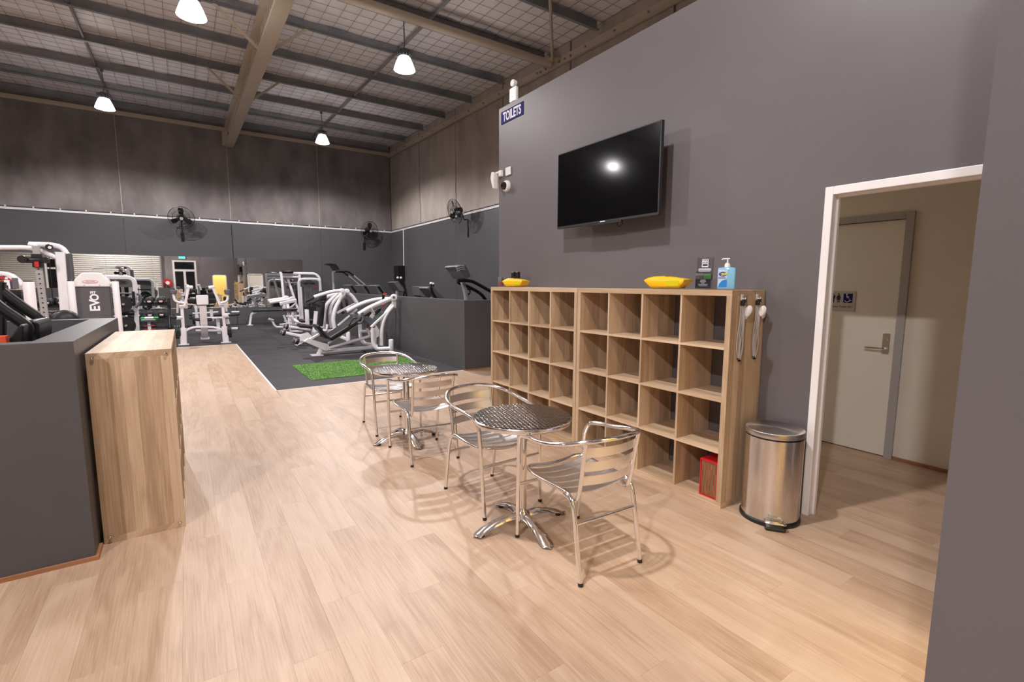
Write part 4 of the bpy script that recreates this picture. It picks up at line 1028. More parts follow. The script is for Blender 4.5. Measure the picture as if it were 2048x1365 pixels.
f.bar([(2.572, 12.6, 0.477), (2.58, 12.6, 0.18)], .12, .1)
f.bar([(2.007, 11.9, 0.184), (2.259, 12.1, 0.137)], .07, .06)
f.build('frame', WPC, t, True)
for (ax, ay, bx, by, y) in ((0,0,0,0,0),):
    pass
f = MB().tube(smooth([(2.55, 12.2, 1.175), (2.741, 12.2, 1.238), (2.977, 12.2, 1.302), (3.243, 12.3, 1.322)], 5), .042, 12); f.build('press_arm', WPC, t, True)
f = MB().tube(smooth([(2.825, 13, 1.082), (3.007, 13, 1.15), (3.262, 13, 1.229), (3.47, 12.9, 1.272)], 5), .042, 12); f.build('press_arm', WPC, t, True)
for c in ((3.21, 12.2, 1.323), (3.354, 12.3, 1.31)):
    MB().rcyl(shift([c], (0, -.06, 0))[0], shift([c], (0, .10, 0))[0], .055, .01).build('pivot', WPC, t, True)
grip((2.361, 12.2, 1.069), (2.55, 12.2, 1.168), .028, t); grip((2.649, 13, 0.999), (2.825, 13, 1.082), .028, t)
grip((2.628, 12.5, 1.021), (2.731, 12.5, 0.929), .026, t)
MB().rcyl((2.494, 12.6, 1.021), (2.486, 12.6, 0.853), .035, .008).build('grip_post', RUB, t, True)
pad_between((2.743, 12.6, 0.446), (2.824, 12.6, 1.082), .30, .10, t, 'back_pad', (-1, 0, 0))
pad_between((2.819, 12.6, 1.071), (2.856, 12.6, 1.309), .26, .15, t, 'head_pad', (-1, 0, 0))
pad_between((2.235, 12.6, 0.481), (2.581, 12.6, 0.431), .38, .09, t, 'seat_pad', (0, 0, 1))
pad_between((2.402, 13.3, 0.541), (2.753, 13.3, 0.526), .36, .08, t, 'seat_pad', (0, 0, 1))
for (p, q) in (((1.817, 12.5, 0.355), (1.925, 12.5, 0.316)), ((1.979, 11.9, 0.207), (2.113, 11.9, 0.156)), ((1.991, 13.1, 0.444), (2.095, 13.1, 0.417))):
    q = Vector(q); p = Vector(p); d = (q-p)
    g = MB().rcyl(p, p+d*.40, .062, .02, 16).build('roller_pad', GREYP, t, True); MB().rcyl(p+d*.48, q, .072, .02, 16).build('roller_pad', VINYL, t, True); MB().cyl(p+d*.3, p+d*.6, .05, 14).build('roller_collar', WPC, t)
plate('weight_plate', (3.445, 12.75, 1.079), (1, -.3, .2), .21, .06, t); plate('weight_plate', (3.319, 12.75, 0.917), (1, -.3, .2), .20, .06, t)
for c in ((3.259, 12, 0.059), (3.512, 13.4, 0.101)):
    p = V(c[0], c[1], 0); MB().rcyl(p+V(0, 0, .012), p+V(0, 0, .32), .052, .02, 18).build('rear_foot', WPC, t, True); MB().cyl(p, p+V(0, 0, .012), .085, 20).build('foot_disc', RUB, t)

# --- selectorised tower with dark name panel
def arch(x0, x1, y, z0, z1, r, rc): return fillet([(x0, y, z0), (x0, y, z1), (x1, y, z1), (x1, y, z0)], rc, 6)
t = thing('weight_stack_machine', 'white framed weight stack machine with dark name panel, beyond the chest press', 'exercise machine', (3.4, 17, 0))
MB().bar(arch(3.10, 3.76, 17.0, 0, 1.64, .05, .16), .075, .075, upv=(0, 1, 0)).bar([(3.1, 17, .05), (3.76, 17, .05)], .08, .08).bar([(3.43, 17, .06), (2.5, 16.4, .06)], .08, .07).build('frame', WPC, t, True)
pn = MB().prism([(3.15, 16.99, 1.56), (3.71, 16.99, 1.56), (3.71, 16.99, 1.30), (3.60, 16.99, 1.27), (3.30, 16.99, 1.38), (3.15, 16.99, 1.38)], (0, -.01, 0), (0, .02, 0)).build('name_panel', DKSHR, t)
el = [(3.42+.19*math.cos(2*PI*i/30), 16.976, 1.485+.045*math.sin(2*PI*i/30)) for i in range(30)]
MB().tube(el, .005, 5, closed=True).build('name_oval', INK, pn)
text('name_lettering', 'MAXIM', INK, pn, .085, (3.42, 16.976, 1.485), (1, 0, 0), (0, 0, 1), .002, bold=.003, sx=1.15)
MB().prism([(3.50, 16.978, 1.345), (3.70, 16.978, 1.375), (3.70, 16.978, 1.395), (3.50, 16.978, 1.365)], (0, -.003, 0), (0, .003, 0)).build('red_script', RED, pn)
for k in range(12): MB().bb((3.22, 16.93, .12+k*.052), (3.52, 17.05, .168+k*.052)).build('weight_slab', IRON, t)
for x in (3.28, 3.46): MB().cyl((x, 17.0, .1), (x, 17.0, 1.36), .011, 8).build('guide_rod', STEEL, t)
# --- pec fly frame behind
t = thing('pec_fly_machine', 'tall white cable fly machine with hanging arms, behind the weight stack machine', 'exercise machine', (3.2, 18.6, 0))
x0 = 2.98
f = MB().bar(fillet([(2.78, 18.6, 1.85), (3.95, 18.6, 1.85), (4.10, 18.6, 1.72), (4.18, 18.6, 0)], .16, 6), .085, .085, upv=(0, 1, 0)).bar([(3.42, 18.6, 1.8), (3.46, 18.6, 0)], .09, .09, upv=(0, 1, 0)).bar([(3.42, 18.6, 1.52), (4.1, 18.6, 1.52)], .06, .07).bar([(2.8, 18.6, 1.72), (3.42, 18.6, 1.72)], .06, .06).bar([(2.7, 18.6, .05), (4.3, 18.6, .05)], .08, .08)
f.build('frame', WPC, t, True)
for (a, b) in (((2.82, 18.5, 1.86), (2.86, 18.4, .60)), ((3.05, 18.75, 1.74), (3.34, 18.6, .48))):
    MB().bar([a, b], .075, .06, upv=(0, 1, 0)).build('fly_arm', WPC, t)
MB().rcyl((2.84, 18.5, 1.90), (3.22, 18.5, 1.90), .05, .015).build('arm_pulley', BLK, t, True)
MB().lathe([(.11, 0), (.12, .02), (.12, .04), (.11, .06)], (3.72, 18.52, 1.52), 20, Matrix.Rotation(PI/2, 3, 'X')).build('cam_pulley', BLK, t, True)
for k in range(12): MB().bb((3.62, 18.5, .14+k*.055), (3.92, 18.64, .19+k*.055)).build('weight_slab', IRON, t)
for x in (3.66, 3.74, 3.82, 3.9): MB().cyl((x, 18.6, .1), (x, 18.6, 1.5), .009, 6).build('guide_rod', GREYP, t)

# --- seated lever row in front of the tower
t = thing('lever_row_machine', 'low white seated row with small black chest pad and bent foot bar', 'exercise machine', (2.6, 16.0, 0))
f = MB()
f.bar([(2.607, 16.2, 0.85), (2.613, 16, 0.215)], .085, .085)
f.bar([(2.703, 16, 0.647), (2.683, 16, 0.227)], .085, .085)
f.bar([(2.481, 16.2, 0.523), (2.651, 16.2, 0.016), (2.967, 16, 0.009)], .07, .06)
f.bar([(2.517, 16, 0.503), (2.891, 16, 0.498)], .05, .06)
f.bar([(2.505, 16, 0.265), (3.062, 16, 0.21)], .09, .08)
f.tube(smooth([(2.593, 15.8, 0.505), (2.698, 15.8, 0.405), (2.787, 15.7, 0.333), (3.006, 15.7, 0.264)], 5), .045, 12)
f.bar([(2.418, 16.4, 0.862), (2.9, 16.4, 0.967)], .09, .10)
f.bar([(2.896, 16.4, 0.891), (2.705, 16.4, 0.734)], .06, .05)
f.bar([(2.512, 16.4, 0.8), (2.505, 16.4, 0.664)], .06, .05)
f.build('frame', WPC, t, True)
MB().tube(fillet([(2.063, 16.2, 0.419), (2.166, 16.2, 0.341), (2.194, 16.2, 0.235), (2.258, 16.2, 0.165), (2.477, 16.2, 0.154)], .10, 5), .03, 12).build('foot_bar', WPC, t, True)
MB().rcyl((2.049, 16.2, 0.42), (2.187, 16.2, 0.362), .042, .01, 14).build('foot_roller', FRAMEG, t, True)
MB().rcyl((2.578, 16.8, 0.3), (2.706, 16.8, 0.271), .042, .01, 14).build('foot_roller', FRAMEG, t, True)
pad_between((2.432, 16, 0.706), (2.838, 16, 0.715), .3, .055, t, 'chest_pad', (0, 0, 1))
MB().bar([(2.705, 16, 0.706), (2.7, 16, 0.587)], .05, .05).build('pad_post', BLK, t)
for (a, b) in (((2.199, 17.2, 0.94), (2.734, 17.2, 1.018)), ((2.212, 17, 0.888), (2.876, 17, 0.989))):
    g = MB().tube([a, b], .05, 12).build('lever_arm', WPC, t, True); MB().rcyl(shift([b], (0, -.07, 0))[0], shift([b], (0, .07, 0))[0], .085, .015).build('pivot', WPC, g, True)
# --- flat bench by the mirrors
t = thing('flat_bench', 'long flat black bench on curved white legs in front of the mirror', 'bench', (2.6, 19.6, 0))
pad((2.72, 19.55, .52), (1.55, .30, .07), t, 'bench_pad')
MB().bar([(1.98, 19.55, .47), (3.45, 19.55, .47)], .07, .05).build('rail', WPC, t)
MB().bar(fillet([(2.10, 19.55, .45), (1.94, 19.55, .42), (1.86, 19.55, .01)], .18, 6), .07, .07, upv=(0, 1, 0)).bb((1.78, 19.42, 0), (1.95, 19.68, .012)).build('leg', WPC, t, True)
MB().bar([(3.40, 19.55, .45), (3.42, 19.55, .01)], .07, .07).bb((3.32, 19.42, 0), (3.5, 19.68, .012)).build('leg', WPC, t)

# --- plate loaded high row at the end of the timber aisle
t = thing('high_row_machine', 'white plate loaded row machine with two raised arms at the end of the timber aisle', 'exercise machine', (.36, 14.2, 0))
Y = 14.15
for (px0, top, jt) in (('L', 0, 0),): pass
f = MB()
f.bar(smooth([(-0.034, 14.15, 0.341), (0.042, 14.15, 0.387), (0.138, 14.15, 0.416), (0.298, 14.15, 0.421), (0.427, 14.15, 0.415), (0.578, 14.15, 0.39), (0.654, 14.15, 0.36), (0.724, 14.15, 0.323)], 4), .05, .045, upv=(0, 1, 0))
f.bar([(0.219, 15.2, 0.913), (0.231, 15.2, 0.384)], .06, .06)
f.bar([(0.255, 14.6, 0.596), (0.817, 14.6, 0.608)], .05, .045)
f.build('frame', WPC, t, True)
for lo0, lo1, up0, up1, jx0, jx1 in (((-0.083, 14.15, 0.406), (-0.097, 14.15, 0.001), (-0.078, 14.15, 0.904), (-0.094, 14.15, 0.406), (-0.132, 14.15, 0.93), (-0.006, 14.15, 0.927)), ((0.778, 14.1, 0.41), (0.788, 14.1, 0.005), (0.772, 14.1, 0.917), (0.765, 14.1, 0.411), (0.691, 14.1, 0.938), (0.806, 14.1, 0.929))):
    f = MB(); f.bar([lo0, lo1], .135, .10, upv=(0, 1, 0)); f.bar([up0, lo0], .068, .06, upv=(0, 1, 0)); f.rcyl(jx0, jx1, .045, .01, 14)
    x, y, z = lo1; f.bb((x-.11, y-.09, 0), (x+.11, y+.09, .015)); f.build('upright', WPC, t, True)
for a, b, c0_, c1_, g0, g1, g2, r0, r1 in (
    ((-0.02, 14, 0.964), (0.09, 14, 1.392), (0.044, 14, 1.405), (0.175, 14, 1.395), (-0.011, 14, 1.019), (-0.206, 14, 1.06), (-0.226, 14, 1.242), (-0.226, 14, 1.242), (-0.214, 14, 1.339)),
    ((0.709, 14, 0.96), (0.587, 14, 1.379), (0.492, 14, 1.389), (0.619, 14, 1.404), (0.695, 14, 1.005), (0.873, 14, 1.04), (0.895, 14, 1.219), (0.895, 14, 1.219), (0.882, 14, 1.34))):
    g = MB().bar([a, b], .055, .055, upv=(0, 1, 0)).rcyl(c0_, c1_, .042, .01, 14).tube(fillet([g0, g1, g2], .10, 6), .028, 12).build('lever_arm', WPC, t, True)
    MB().rcyl(r0, r1, .072, .02, 18).build('roller_grip', GREYP, g, True)
f = MB().bar([(0.355, 14, 1.193), (0.346, 14.1, 0.7), (0.353, 14.3, 0.327), (0.358, 14.55, 0.056)], .15, .04, upv=(0, 1, 0), c=.1)
f.box((0.348, 14, 1.087), (.25, .04, .24), None, .018); f.box((0.359, 14.5, 0.101), (.19, .06, .06)); f.build('seat_mast', WPC, t, True)
MB().box((0.349, 14.03, 1.086), (.28, .04, .27), None, .018).build('mast_pad', VINYL, t)
pad_between((0.176, 14.5, 0.586), (0.549, 14.5, 0.578), .34, .07, t, 'seat_pad', (0, 0, 1))
for k in range(4): plate('weight_plate', shift([(-0.175, 14.25, 0.315)], (-.035*k+.02, 0, 0))[0], (1, 0, 0), .17, .028, t)
for k in range(3): plate('weight_plate', shift([(0.842, 14.2, 0.291)], (.034*k, 0, 0))[0], (1, 0, 0), .175, .028, t)
MB().cyl((0.823, 14.2, 0.344), (1.079, 14.2, 0.338), .032, 14).build('weight_horn', WPC, t, True)
MB().cyl((1.076, 14.2, 0.338), (1.094, 14.2, 0.337), .036, 14).build('horn_cap', BLK, t)
MB().cyl((-0.072, 14.25, 0.385), (-0.248, 14.25, 0.387), .03, 14).build('weight_horn', WPC, t, True)
grip((-0.322, 13.9, 0.704), (-0.194, 13.9, 0.679), .035, t); grip((0.875, 14, 0.693), (1.124, 14, 0.715), .03, t)
MB().rcyl((-0.199, 13.9, 0.681), (-0.105, 14, 0.669), .045, .01, 14).rcyl((0.797, 14.1, 0.684), (0.887, 14, 0.699), .06, .01, 14).build('grip_socket', WPC, t, True)
# --- similar machine behind it
t = thing('incline_press_machine', 'white plate loaded press behind the raised arm row machine, partly hidden', 'exercise machine', (.6, 17.2, 0))
f = MB()
f.bar([(0.249, 16.8, 0.567), (0.261, 16.8, 0.251)], .13, .09); f.bar([(1.016, 17, 0.405), (1.046, 17, 0.231)], .12, .09)
f.bar([(0.78, 17, 0.491), (0.778, 17, 0.118), (0.772, 16.6, 0.029)], .15, .09); f.bar([(0.194, 16.6, 0.135), (0.828, 16.6, 0.102)], .06, .06)
f.bar([(0.622, 17, 0.712), (0.641, 17, 0.373)], .09, .08); f.bar([(0.477, 17, 0.464), (0.885, 17, 0.464)], .06, .06)
f.bar([(-0.182, 16.6, 0.926), (-0.206, 16.6, 0.651)], .05, .05); f.bar([(0.987, 16.8, 0.926), (1.01, 16.8, 0.649)], .06, .06)
f.tube([(0.154, 17, 0.604), (0.802, 17, 0.63)], .025); f.tube([(1.15, 17, 0.622), (1.356, 17, 0.621)], .025)
f.build('frame', WPC, t, True)
pad_between((0.051, 16.6, 0.991), (0.751, 16.6, 0.979), .10, .14, t, 'back_pad', (0, 0, 1)); pad_between((0.537, 16.9, 1.067), (0.763, 16.9, 1.064), .10, .30, t, 'head_pad', (0, 0, 1))
pad_between((0.657, 16.8, 0.553), (0.998, 16.8, 0.557), .3, .08, t, 'seat_pad', (0, 0, 1))
pad_between((0.969, 17.2, 1.023), (1.057, 17.2, 1.021), .1, .14, t, 'arm_pad', (0, 0, 1))
for p in ((0.155, 16.9, 0.444), (0.187, 16.9, 0.443)): plate('weight_plate', p, (1, 0, 0), .16, .03, t)
MB().cyl((0.069, 16.9, 0.567), (0.251, 16.9, 0.561), .03).cyl((0.064, 16.9, 0.478), (0.157, 16.9, 0.474), .03).build('weight_horn', BLK, t)
MB().tube(fillet([(0.151, 17.4, 1.29), (0.28, 17.4, 1.289), (0.296, 17.4, 1.135)], .06), .03).rcyl((0.164, 17.4, 1.29), (0.172, 17.4, 1.213), .05, .01).rcyl((0.621, 17.4, 1.303), (0.668, 17.4, 1.209), .06, .01).build('pulley', BLK, t, True)
MB().bar([(0.19, 17.4, 1.305), (0.197, 17.4, 1.198)], .05, .05).bar([(0.644, 17.4, 1.256), (0.653, 17.4, 1.178)], .05, .05).build('pulley_post', FRAMEG, t)

# --- shrouded twin weight tower left of centre
def posts(name, xs, y, z, par, r=.052):
    for x in xs:
        g = MB().rcyl((x, y, 0), (x, y, z), r, .008, 18).build(name, WPC, par, True); MB().rcyl((x, y, z-.001), (x, y, z+.02), r*.85, .008, 18).build('post_cap', BLK, g, True)
t = thing('shrouded_weight_tower', 'weight tower with white domed top and dark shroud bearing upright lettering', 'exercise machine', (-1.2, 12, 0))
yy = 12.0
L0, R0 = (-1.695, 12, 1.424), (-1.173, 12, 1.423)
xa, xb = L0[0], R0[0]; zt = L0[2]
ztop = (-1.417, 12, 1.691)[2]
prof = [(xa, zt), (xb, zt), (xb+.005, zt+.06), (xb-.02, zt+.14), (xb-.10, ztop-.035), ((xa+xb)/2+.12, ztop-.004), ((xa+xb)/2, ztop), ((xa+xb)/2-.12, ztop-.004), (xa+.10, ztop-.035), (xa+.02, zt+.14), (xa-.005, zt+.06)]
dm = MB().prism([(x, yy, z) for x, z in prof], (0, -.02, 0), (0, .24, 0)).build('dome', WPL, t, bev=.02)
el = [((xa+xb)/2-.02+.11*math.cos(2*PI*i/26), yy-.024, zt+.095+.024*math.sin(2*PI*i/26)) for i in range(26)]
MB().prism(el, (0, 0, 0), (0, .006, 0)).build('badge', WSIGN, dm); MB().tube(el, .0035, 5, closed=True).build('badge_ring', RED, dm)
text('badge_lettering', 'MAXIM', RED, dm, .036, ((xa+xb)/2-.02, yy-.025, zt+.095), (1, 0, 0), (0, 0, 1), .001, sx=1.1)
for x in (xa+.15, xb-.15): MB().cyl((x, yy-.024, zt+.03), (x, yy-.018, zt+.03), .009, 10).build('dome_screw', STEEL, dm)
sh = MB().bb((xa+.01, yy, .12), (xb-.01, yy+.22, zt), .01).build('shroud', DKSHR, t)
lc = (-1.429, 12, 1.148)
text('lettering', 'EV', WSIGN, sh, .20, (lc[0]+.01, yy-.002, lc[2]-.075), (0, 0, 1), (-1, 0, 0), .002, bold=.006)
text('lettering', 'O', WSIGN, sh, .17, (lc[0]+.015, yy-.002, lc[2]+.078), (0, 0, 1), (-1, 0, 0), .002, bold=.006, sx=.92)
text('lettering', 'FIT', WSIGN, sh, .062, (lc[0]-.005, yy-.002, lc[2]+.165), (1, 0, 0), (0, 0, 1), .002, bold=.003)
xr = (-1.089, 12, 1.521)[0]; xl = (-1.727, 12, 1.518)[0]
posts('post', (xl, xr), yy-.05, (-1.089, 12, 1.526)[2], t, .055)
for (a, b) in ((xl, xa), (xb, xr)): MB().cyl((a, yy-.03, zt+.06), (b, yy+.0, zt+.06), .035, 12).build('bracket', WPL, t)
MB().bb((xa-.1, yy-.2, 0), (xb+.1, yy+.3, .05)).build('base', WPC, t)

# --- second shrouded tower at the left edge
t = thing('shrouded_weight_tower', 'weight tower at the left edge with a red and navy instruction placard', 'exercise machine', (-2, 10.4, 0))
yy = 10.4
xa, xb = (-2.684, 10.4, 1.39)[0], (-2.076, 10.4, 1.387)[0]; zt = (-2.076, 10.4, 1.387)[2]; ztop = (-2.265, 10.4, 1.687)[2]
prof = [(xa, zt), (xb, zt), (xb-.012, zt+.13), (xb-.04, ztop-.125), (xb-.09, ztop-.065), (xb-.16, ztop-.028), (xb-.27, ztop-.008), ((xa+xb)/2, ztop), (xa+.27, ztop-.008), (xa+.16, ztop-.028), (xa+.09, ztop-.065), (xa+.04, ztop-.125), (xa+.012, zt+.13)]
dm = MB().prism([(x, yy, z) for x, z in prof], (0, 0, 0), (0, .22, 0)).build('dome', WPL, t, bev=.02)
ip = [(xa+.05, zt+.01), (xb-.055, zt+.01), (xb-.065, zt+.12), (xb-.09, ztop-.15), (xb-.14, ztop-.10), (xb-.21, ztop-.065), (xb-.30, ztop-.045), ((xa+xb)/2, ztop-.035), (xa+.30, ztop-.045), (xa+.15, ztop-.10), (xa+.07, ztop-.15)]
pc = MB().prism([(x, yy-.004, z) for x, z in ip], (0, 0, 0), (0, .006, 0)).build('placard', mat('placard_red', s2l(170, 52, 60), .4), dm)
ip2 = [(xa+.055, zt+.012), (xb-.057, zt+.012), (xb-.066, zt+.10), (xb-.13, zt+.145), (xb-.24, zt+.18), (xb-.38, zt+.195), (xa+.055, zt+.195)]
MB().prism([(x, yy-.006, z) for x, z in ip2], (0, 0, 0), (0, .004, 0)).build('placard_field', mat('placard_navy', s2l(56, 54, 78), .4), dm)
text('placard_lettering', 'MUSCULAR', WSIGN, dm, .045, ((-2.273, 10.4, 1.617)[0]-.06, yy-.006, (-2.273, 10.4, 1.617)[2]), (1, 0, 0), (0, 0, 1), .001, bold=.002, sx=1.1)
fx, fz = (-2.224, 10.4, 1.489)[0], (-2.224, 10.4, 1.489)[2]
MB().prism([(fx+.018*math.cos(2*PI*i/12), yy-.008, fz+.075+.018*math.sin(2*PI*i/12)) for i in range(12)], (0, 0, 0), (0, .003, 0)).bb((fx-.03, yy-.008, fz-.03), (fx+.03, yy-.005, fz+.05)).bb((fx-.03, yy-.008, fz-.085), (fx-.008, yy-.005, fz-.03)).bb((fx+.01, yy-.008, fz-.085), (fx+.032, yy-.005, fz-.03)).build('pictogram_figure', WSIGN, dm)
MB().bb((fx-.10, yy-.008, fz+.03), (fx-.03, yy-.005, fz+.045)).bb((fx-.085, yy-.008, fz), (fx-.035, yy-.005, fz+.012)).build('pictogram_muscle', ORANGE, dm)
MB().bb((fx+.055, yy-.008, fz-.085), (fx+.125, yy-.005, fz+.08)).build('pictogram_stack', GREYP, dm)
MB().bb((xa+.02, yy+.05, .1), (xb-.02, yy+.2, zt)).build('shroud', GLASSD, t)
for k in range(14): MB().bb((xa+.1, yy+.02, .14+k*.06), (xb-.2, yy+.06, .19+k*.06)).build('weight_slab', IRON, t)
xr = (-1.982, 10.4, 1.509)[0]
posts('post', (xr,), yy-.05, (-1.982, 10.4, 1.512)[2], t, .07)
MB().cyl((xb-.03, yy+.05, zt+.08), (xr, yy-.03, zt+.08), .04, 12).build('bracket', WPL, t)

# --- cable crossover tower with pull-up bar
t = thing('cable_crossover', 'tall white cable crossover frame with pull up bar and perforated black pulley post', 'exercise machine', (-2.2, 13, 0))
yy = 13.0
f = MB()
p0, p1 = (-1.984, 13, 2.1), (-1.996, 13, 0.775)
x0 = p0[0]; f.bar([(p1[0]-.03, yy, 0), (x0, yy, p0[2])], .14, .10, upv=(0, 1, 0), c=.1)
f.tube(fillet([(-3.253, 13, 2.135), (-2.363, 13, 2.174), (-2.025, 13, 1.976)], .2, 6), .045, 14)
f.tube(fillet([(-2.436, 13.1, 2.238), (-2.117, 13.1, 2.243), (-1.961, 13.1, 2.197), (-1.897, 13.1, 2.05)], .35, 8), .05, 14)
f.tube(fillet([(-2.436, 13.1, 2.238), (-2.319, 13, 2.208), (-2.327, 13, 2.111)], .05, 3), .03, 10)
f.bb((x0-.5, yy-.1, 0), (x0+.4, yy+.3, .06))
f.build('frame', WPC, t, True)
q0, q1 = (-2.307, 12.9, 2.202), (-2.299, 12.9, 0.785)
pp = MB().bar([(q1[0]+.02, 12.9, 0), q0], .105, .07, upv=(0, 1, 0), c=.1).build('adjust_post', FRAMEG, t)
q0, q1 = Vector(q0), Vector((q1[0]+.02, 12.9, 0))
for k in range(17):
    c = q0.lerp(q1, .16+k*.042)+V(0, -.036, 0); MB().cyl(c, c+V(0, -.004, 0), .013, 10).build('hole', INK, pp)
MB().box((-2.308, 12.88, 2.01), (.14, .09, .07)).box((-2.301, 12.88, 1.85), (.15, .10, .12)).build('pulley_carriage', BLK, t)
MB().box((-2.308, 12.82, 1.88), (.06, .03, .16)).build('red_catch', RED, t)
MB().rcyl((-2.466, 12.85, 1.924), (-2.16, 12.85, 1.936), .055, .01).build('swivel_arm', BLK, t, True)
MB().lathe([(.062, 0), (.072, .015), (.072, .05), (.062, .065)], (-2.487, 12.8, 1.937), 22, Matrix.Rotation(PI/2, 3, 'X')).build('pulley_wheel', BLK, t, True)
MB().lathe([(.05, 0), (.06, .015), (.06, .045), (.05, .06)], (-2.17, 12.8, 1.928), 22, Matrix.Rotation(PI/2, 3, 'X')).build('pulley_wheel', BLK, t, True)
g = MB().lathe([(.052, 0), (.062, .02), (.062, .05), (.052, .07)], (-2.123, 12.96, 2.182), 22, Matrix.Rotation(PI/2, 3, 'X')).build('pulley_wheel', BLK, t, True); MB().cyl((-2.111, 12.885, 2.178), (-2.113, 12.9, 2.179), .028, 14).build('pulley_hub', WPL, g)
MB().bb(((-1.945, 13.1, 2.073)[0], 13.05, 0), ((-1.834, 13.1, 2.077)[0], 13.2, (-1.895, 13.1, 2.08)[2]), .01).build('weight_shroud', DKSHR, t)
MB().tube([(-2.152, 13, 2.134), (-2.167, 13, 1.199)], .008, 6).build('cable', BLK, t)
MB().tube([(-2.063, 13, 2.105), (-2.06, 13, 1.53)], .016, 8).build('side_cable_tube', FRAMEG, t)
# black padded seat just behind the partition
t = thing('padded_seat', 'rounded black seat back peeking over the left partition', 'exercise seat', (-1.75, 9, 0))
a = (-1.395, 9, 1.046)
MB().ball((a[0], 9.0, a[2]-.10), .2, 20, 12, (.85, .35, .9)).build('seat_back', VINYL, t, True)
MB().bar([(a[0], 9.02, 0), (a[0], 9.02, a[2]-.2)], .07, .07).bb((a[0]-.2, 8.9, 0), (a[0]+.2, 9.2, .04)).build('seat_post', WPC, t)
# --- plate loaded press with arch frame behind the domed tower
t = thing('smith_press', 'white arch framed press with dark name panel and black weight plates on side horns', 'exercise machine', (-.9, 16, 0))
yy = 16.0
A0 = (-1.118, 16, 1.635); B0 = (-1.064, 16, 0.294); Cc = (-1.771, 16, 1.629)
f = MB().bar(fillet([(Cc[0]-.08, yy, 0), (Cc[0], yy, A0[2]), (A0[0]+.06, yy, A0[2]), (B0[0]-.04, yy, 0)], .17, 6), .10, .08, upv=(0, 1, 0)).bar([(Cc[0], yy, .06), (B0[0]-.05, yy, .06)], .08, .08)
f.bar([(-1.357, 16, 0.776), (-1.356, 16, 0.509)], .10, .08); f.build('frame', WPC, t, True)
zp = A0[2]
pn = MB().prism([(Cc[0]+.08, yy, zp-.05), (A0[0]+.02, yy, zp-.05), (A0[0]+.03, yy, (-1.105, 16, 1.376)[2]), ((-1.395, 16, 1.396)[0], yy, (-1.395, 16, 1.396)[2]), (Cc[0]+.08, yy, zp-.17)], (0, -.01, 0), (0, .02, 0)).build('name_panel', DKSHR, t)
q = (-1.407, 16, 1.508)
MB().tube([(q[0]+.20*math.cos(2*PI*i/30), yy-.014, q[2]+.048*math.sin(2*PI*i/30)) for i in range(30)], .005, 5, closed=True).build('name_oval', INK, pn)
text('name_lettering', 'MAXIM', INK, pn, .085, (q[0], yy-.014, q[2]), (1, 0, 0), (0, 0, 1), .002, bold=.003, sx=1.15)
MB().cyl((-1.652, 15.9, 1.226), (-1.109, 15.9, 1.221), .022, 10).build('bar', BLK, t)
MB().bar([(-1.103, 15.9, 1.278), (-1.105, 15.9, 0.906)], .07, .06).build('bar_catch', BLK, t)
plate('weight_plate', (-1.33, 15.7, 0.958), (.35, -1, 0), .205, .05, t); plate('weight_plate', (-1.285, 15.3, 0.437), (.35, -1, 0), .225, .05, t)
for c in ((-1.33, 15.7, 0.958), (-1.285, 15.3, 0.437)):
    d = V(.33, -.94, 0); MB().rcyl(Vector(c)-d*.15, Vector(c)+d*.10, .034, .01, 14).build('weight_horn', STEEL, t, True)
MB().rcyl((-1.527, 15.9, 0.726), (-1.119, 15.9, 0.713), .055, .01).build('pad_roller', BLK, t, True)
MB().tube(smooth([(-1.018, 15.8, 1.226), (-0.959, 15.8, 1.159), (-0.962, 15.8, 1.04), (-1.017, 15.8, 0.935), (-1.085, 15.8, 0.87)], 5), .035, 12).build('curved_grip', GREYP, t, True)

# --- dumbbell rack by the mirror
t = thing('dumbbell_rack', 'black two tier dumbbell rack standing along the back mirror', 'rack', (-2.5, 19.7, 0))
for zz, yy in ((.36, 19.55), (.78, 19.80)):
    MB().bar([(-5.6, yy-.12, zz), (-.45, yy-.12, zz)], .05, .05).build('rail', BLK, t); MB().bar([(-5.6, yy+.14, zz+.03), (-.45, yy+.14, zz+.03)], .05, .05).build('rail', BLK, t)
for x in (-5.5, -3.0, -.47):
    MB().bar([(x, 19.35, .03), (x, 19.45, .40), (x, 19.98, .95)], .07, .06).bar([(x, 19.98, .92), (x, 20.05, 0)], .07, .06).bb((x-.05, 19.2, 0), (x+.05, 20.15, .05)).build('rack_leg', BLK, t)
def dumbbell(loc, label):
    o = local(thing('dumbbell', label, 'dumbbell', loc, 'round black dumbbells on the rack'))
    R = Matrix.Rotation(PI/2, 3, 'X')
    for s in (-1, 1):
        g = MB().lathe([(.075, -.055), (.098, -.048), (.108, -.03), (.108, .03), (.098, .048), (.075, .055)], (0, s*.12, 0), 22, R).build('head', HEADR, o, True)
        if s < 0:
            MB().lathe([(.108, -.008), (.1105, -.006), (.1105, .004), (.108, .008)], (0, s*.12, 0), 22, R, cap=False).build('highlight_ring', RINGHL, g, True)
            MB().bb((-.048, -.1775, -.045), (.048, -.1745, -.010)).build('print_panel', WSIGN, g); MB().bb((-.042, -.1775, -.070), (.042, -.1745, -.050)).build('orange_print', ORANGE, g)
    MB().cyl((0, -.07, 0), (0, .07, 0), .017, 10).build('grip', STEEL, o)
    return o
tl_ = lambda k, row: '%s dumbbell from the right on the %s tier of the rack' % (('first', 'second', 'third', 'fourth', 'fifth', 'sixth', 'seventh', 'eighth', 'ninth', 'tenth', 'eleventh', 'twelfth', 'thirteenth', 'fourteenth')[k], row)
dproto = None
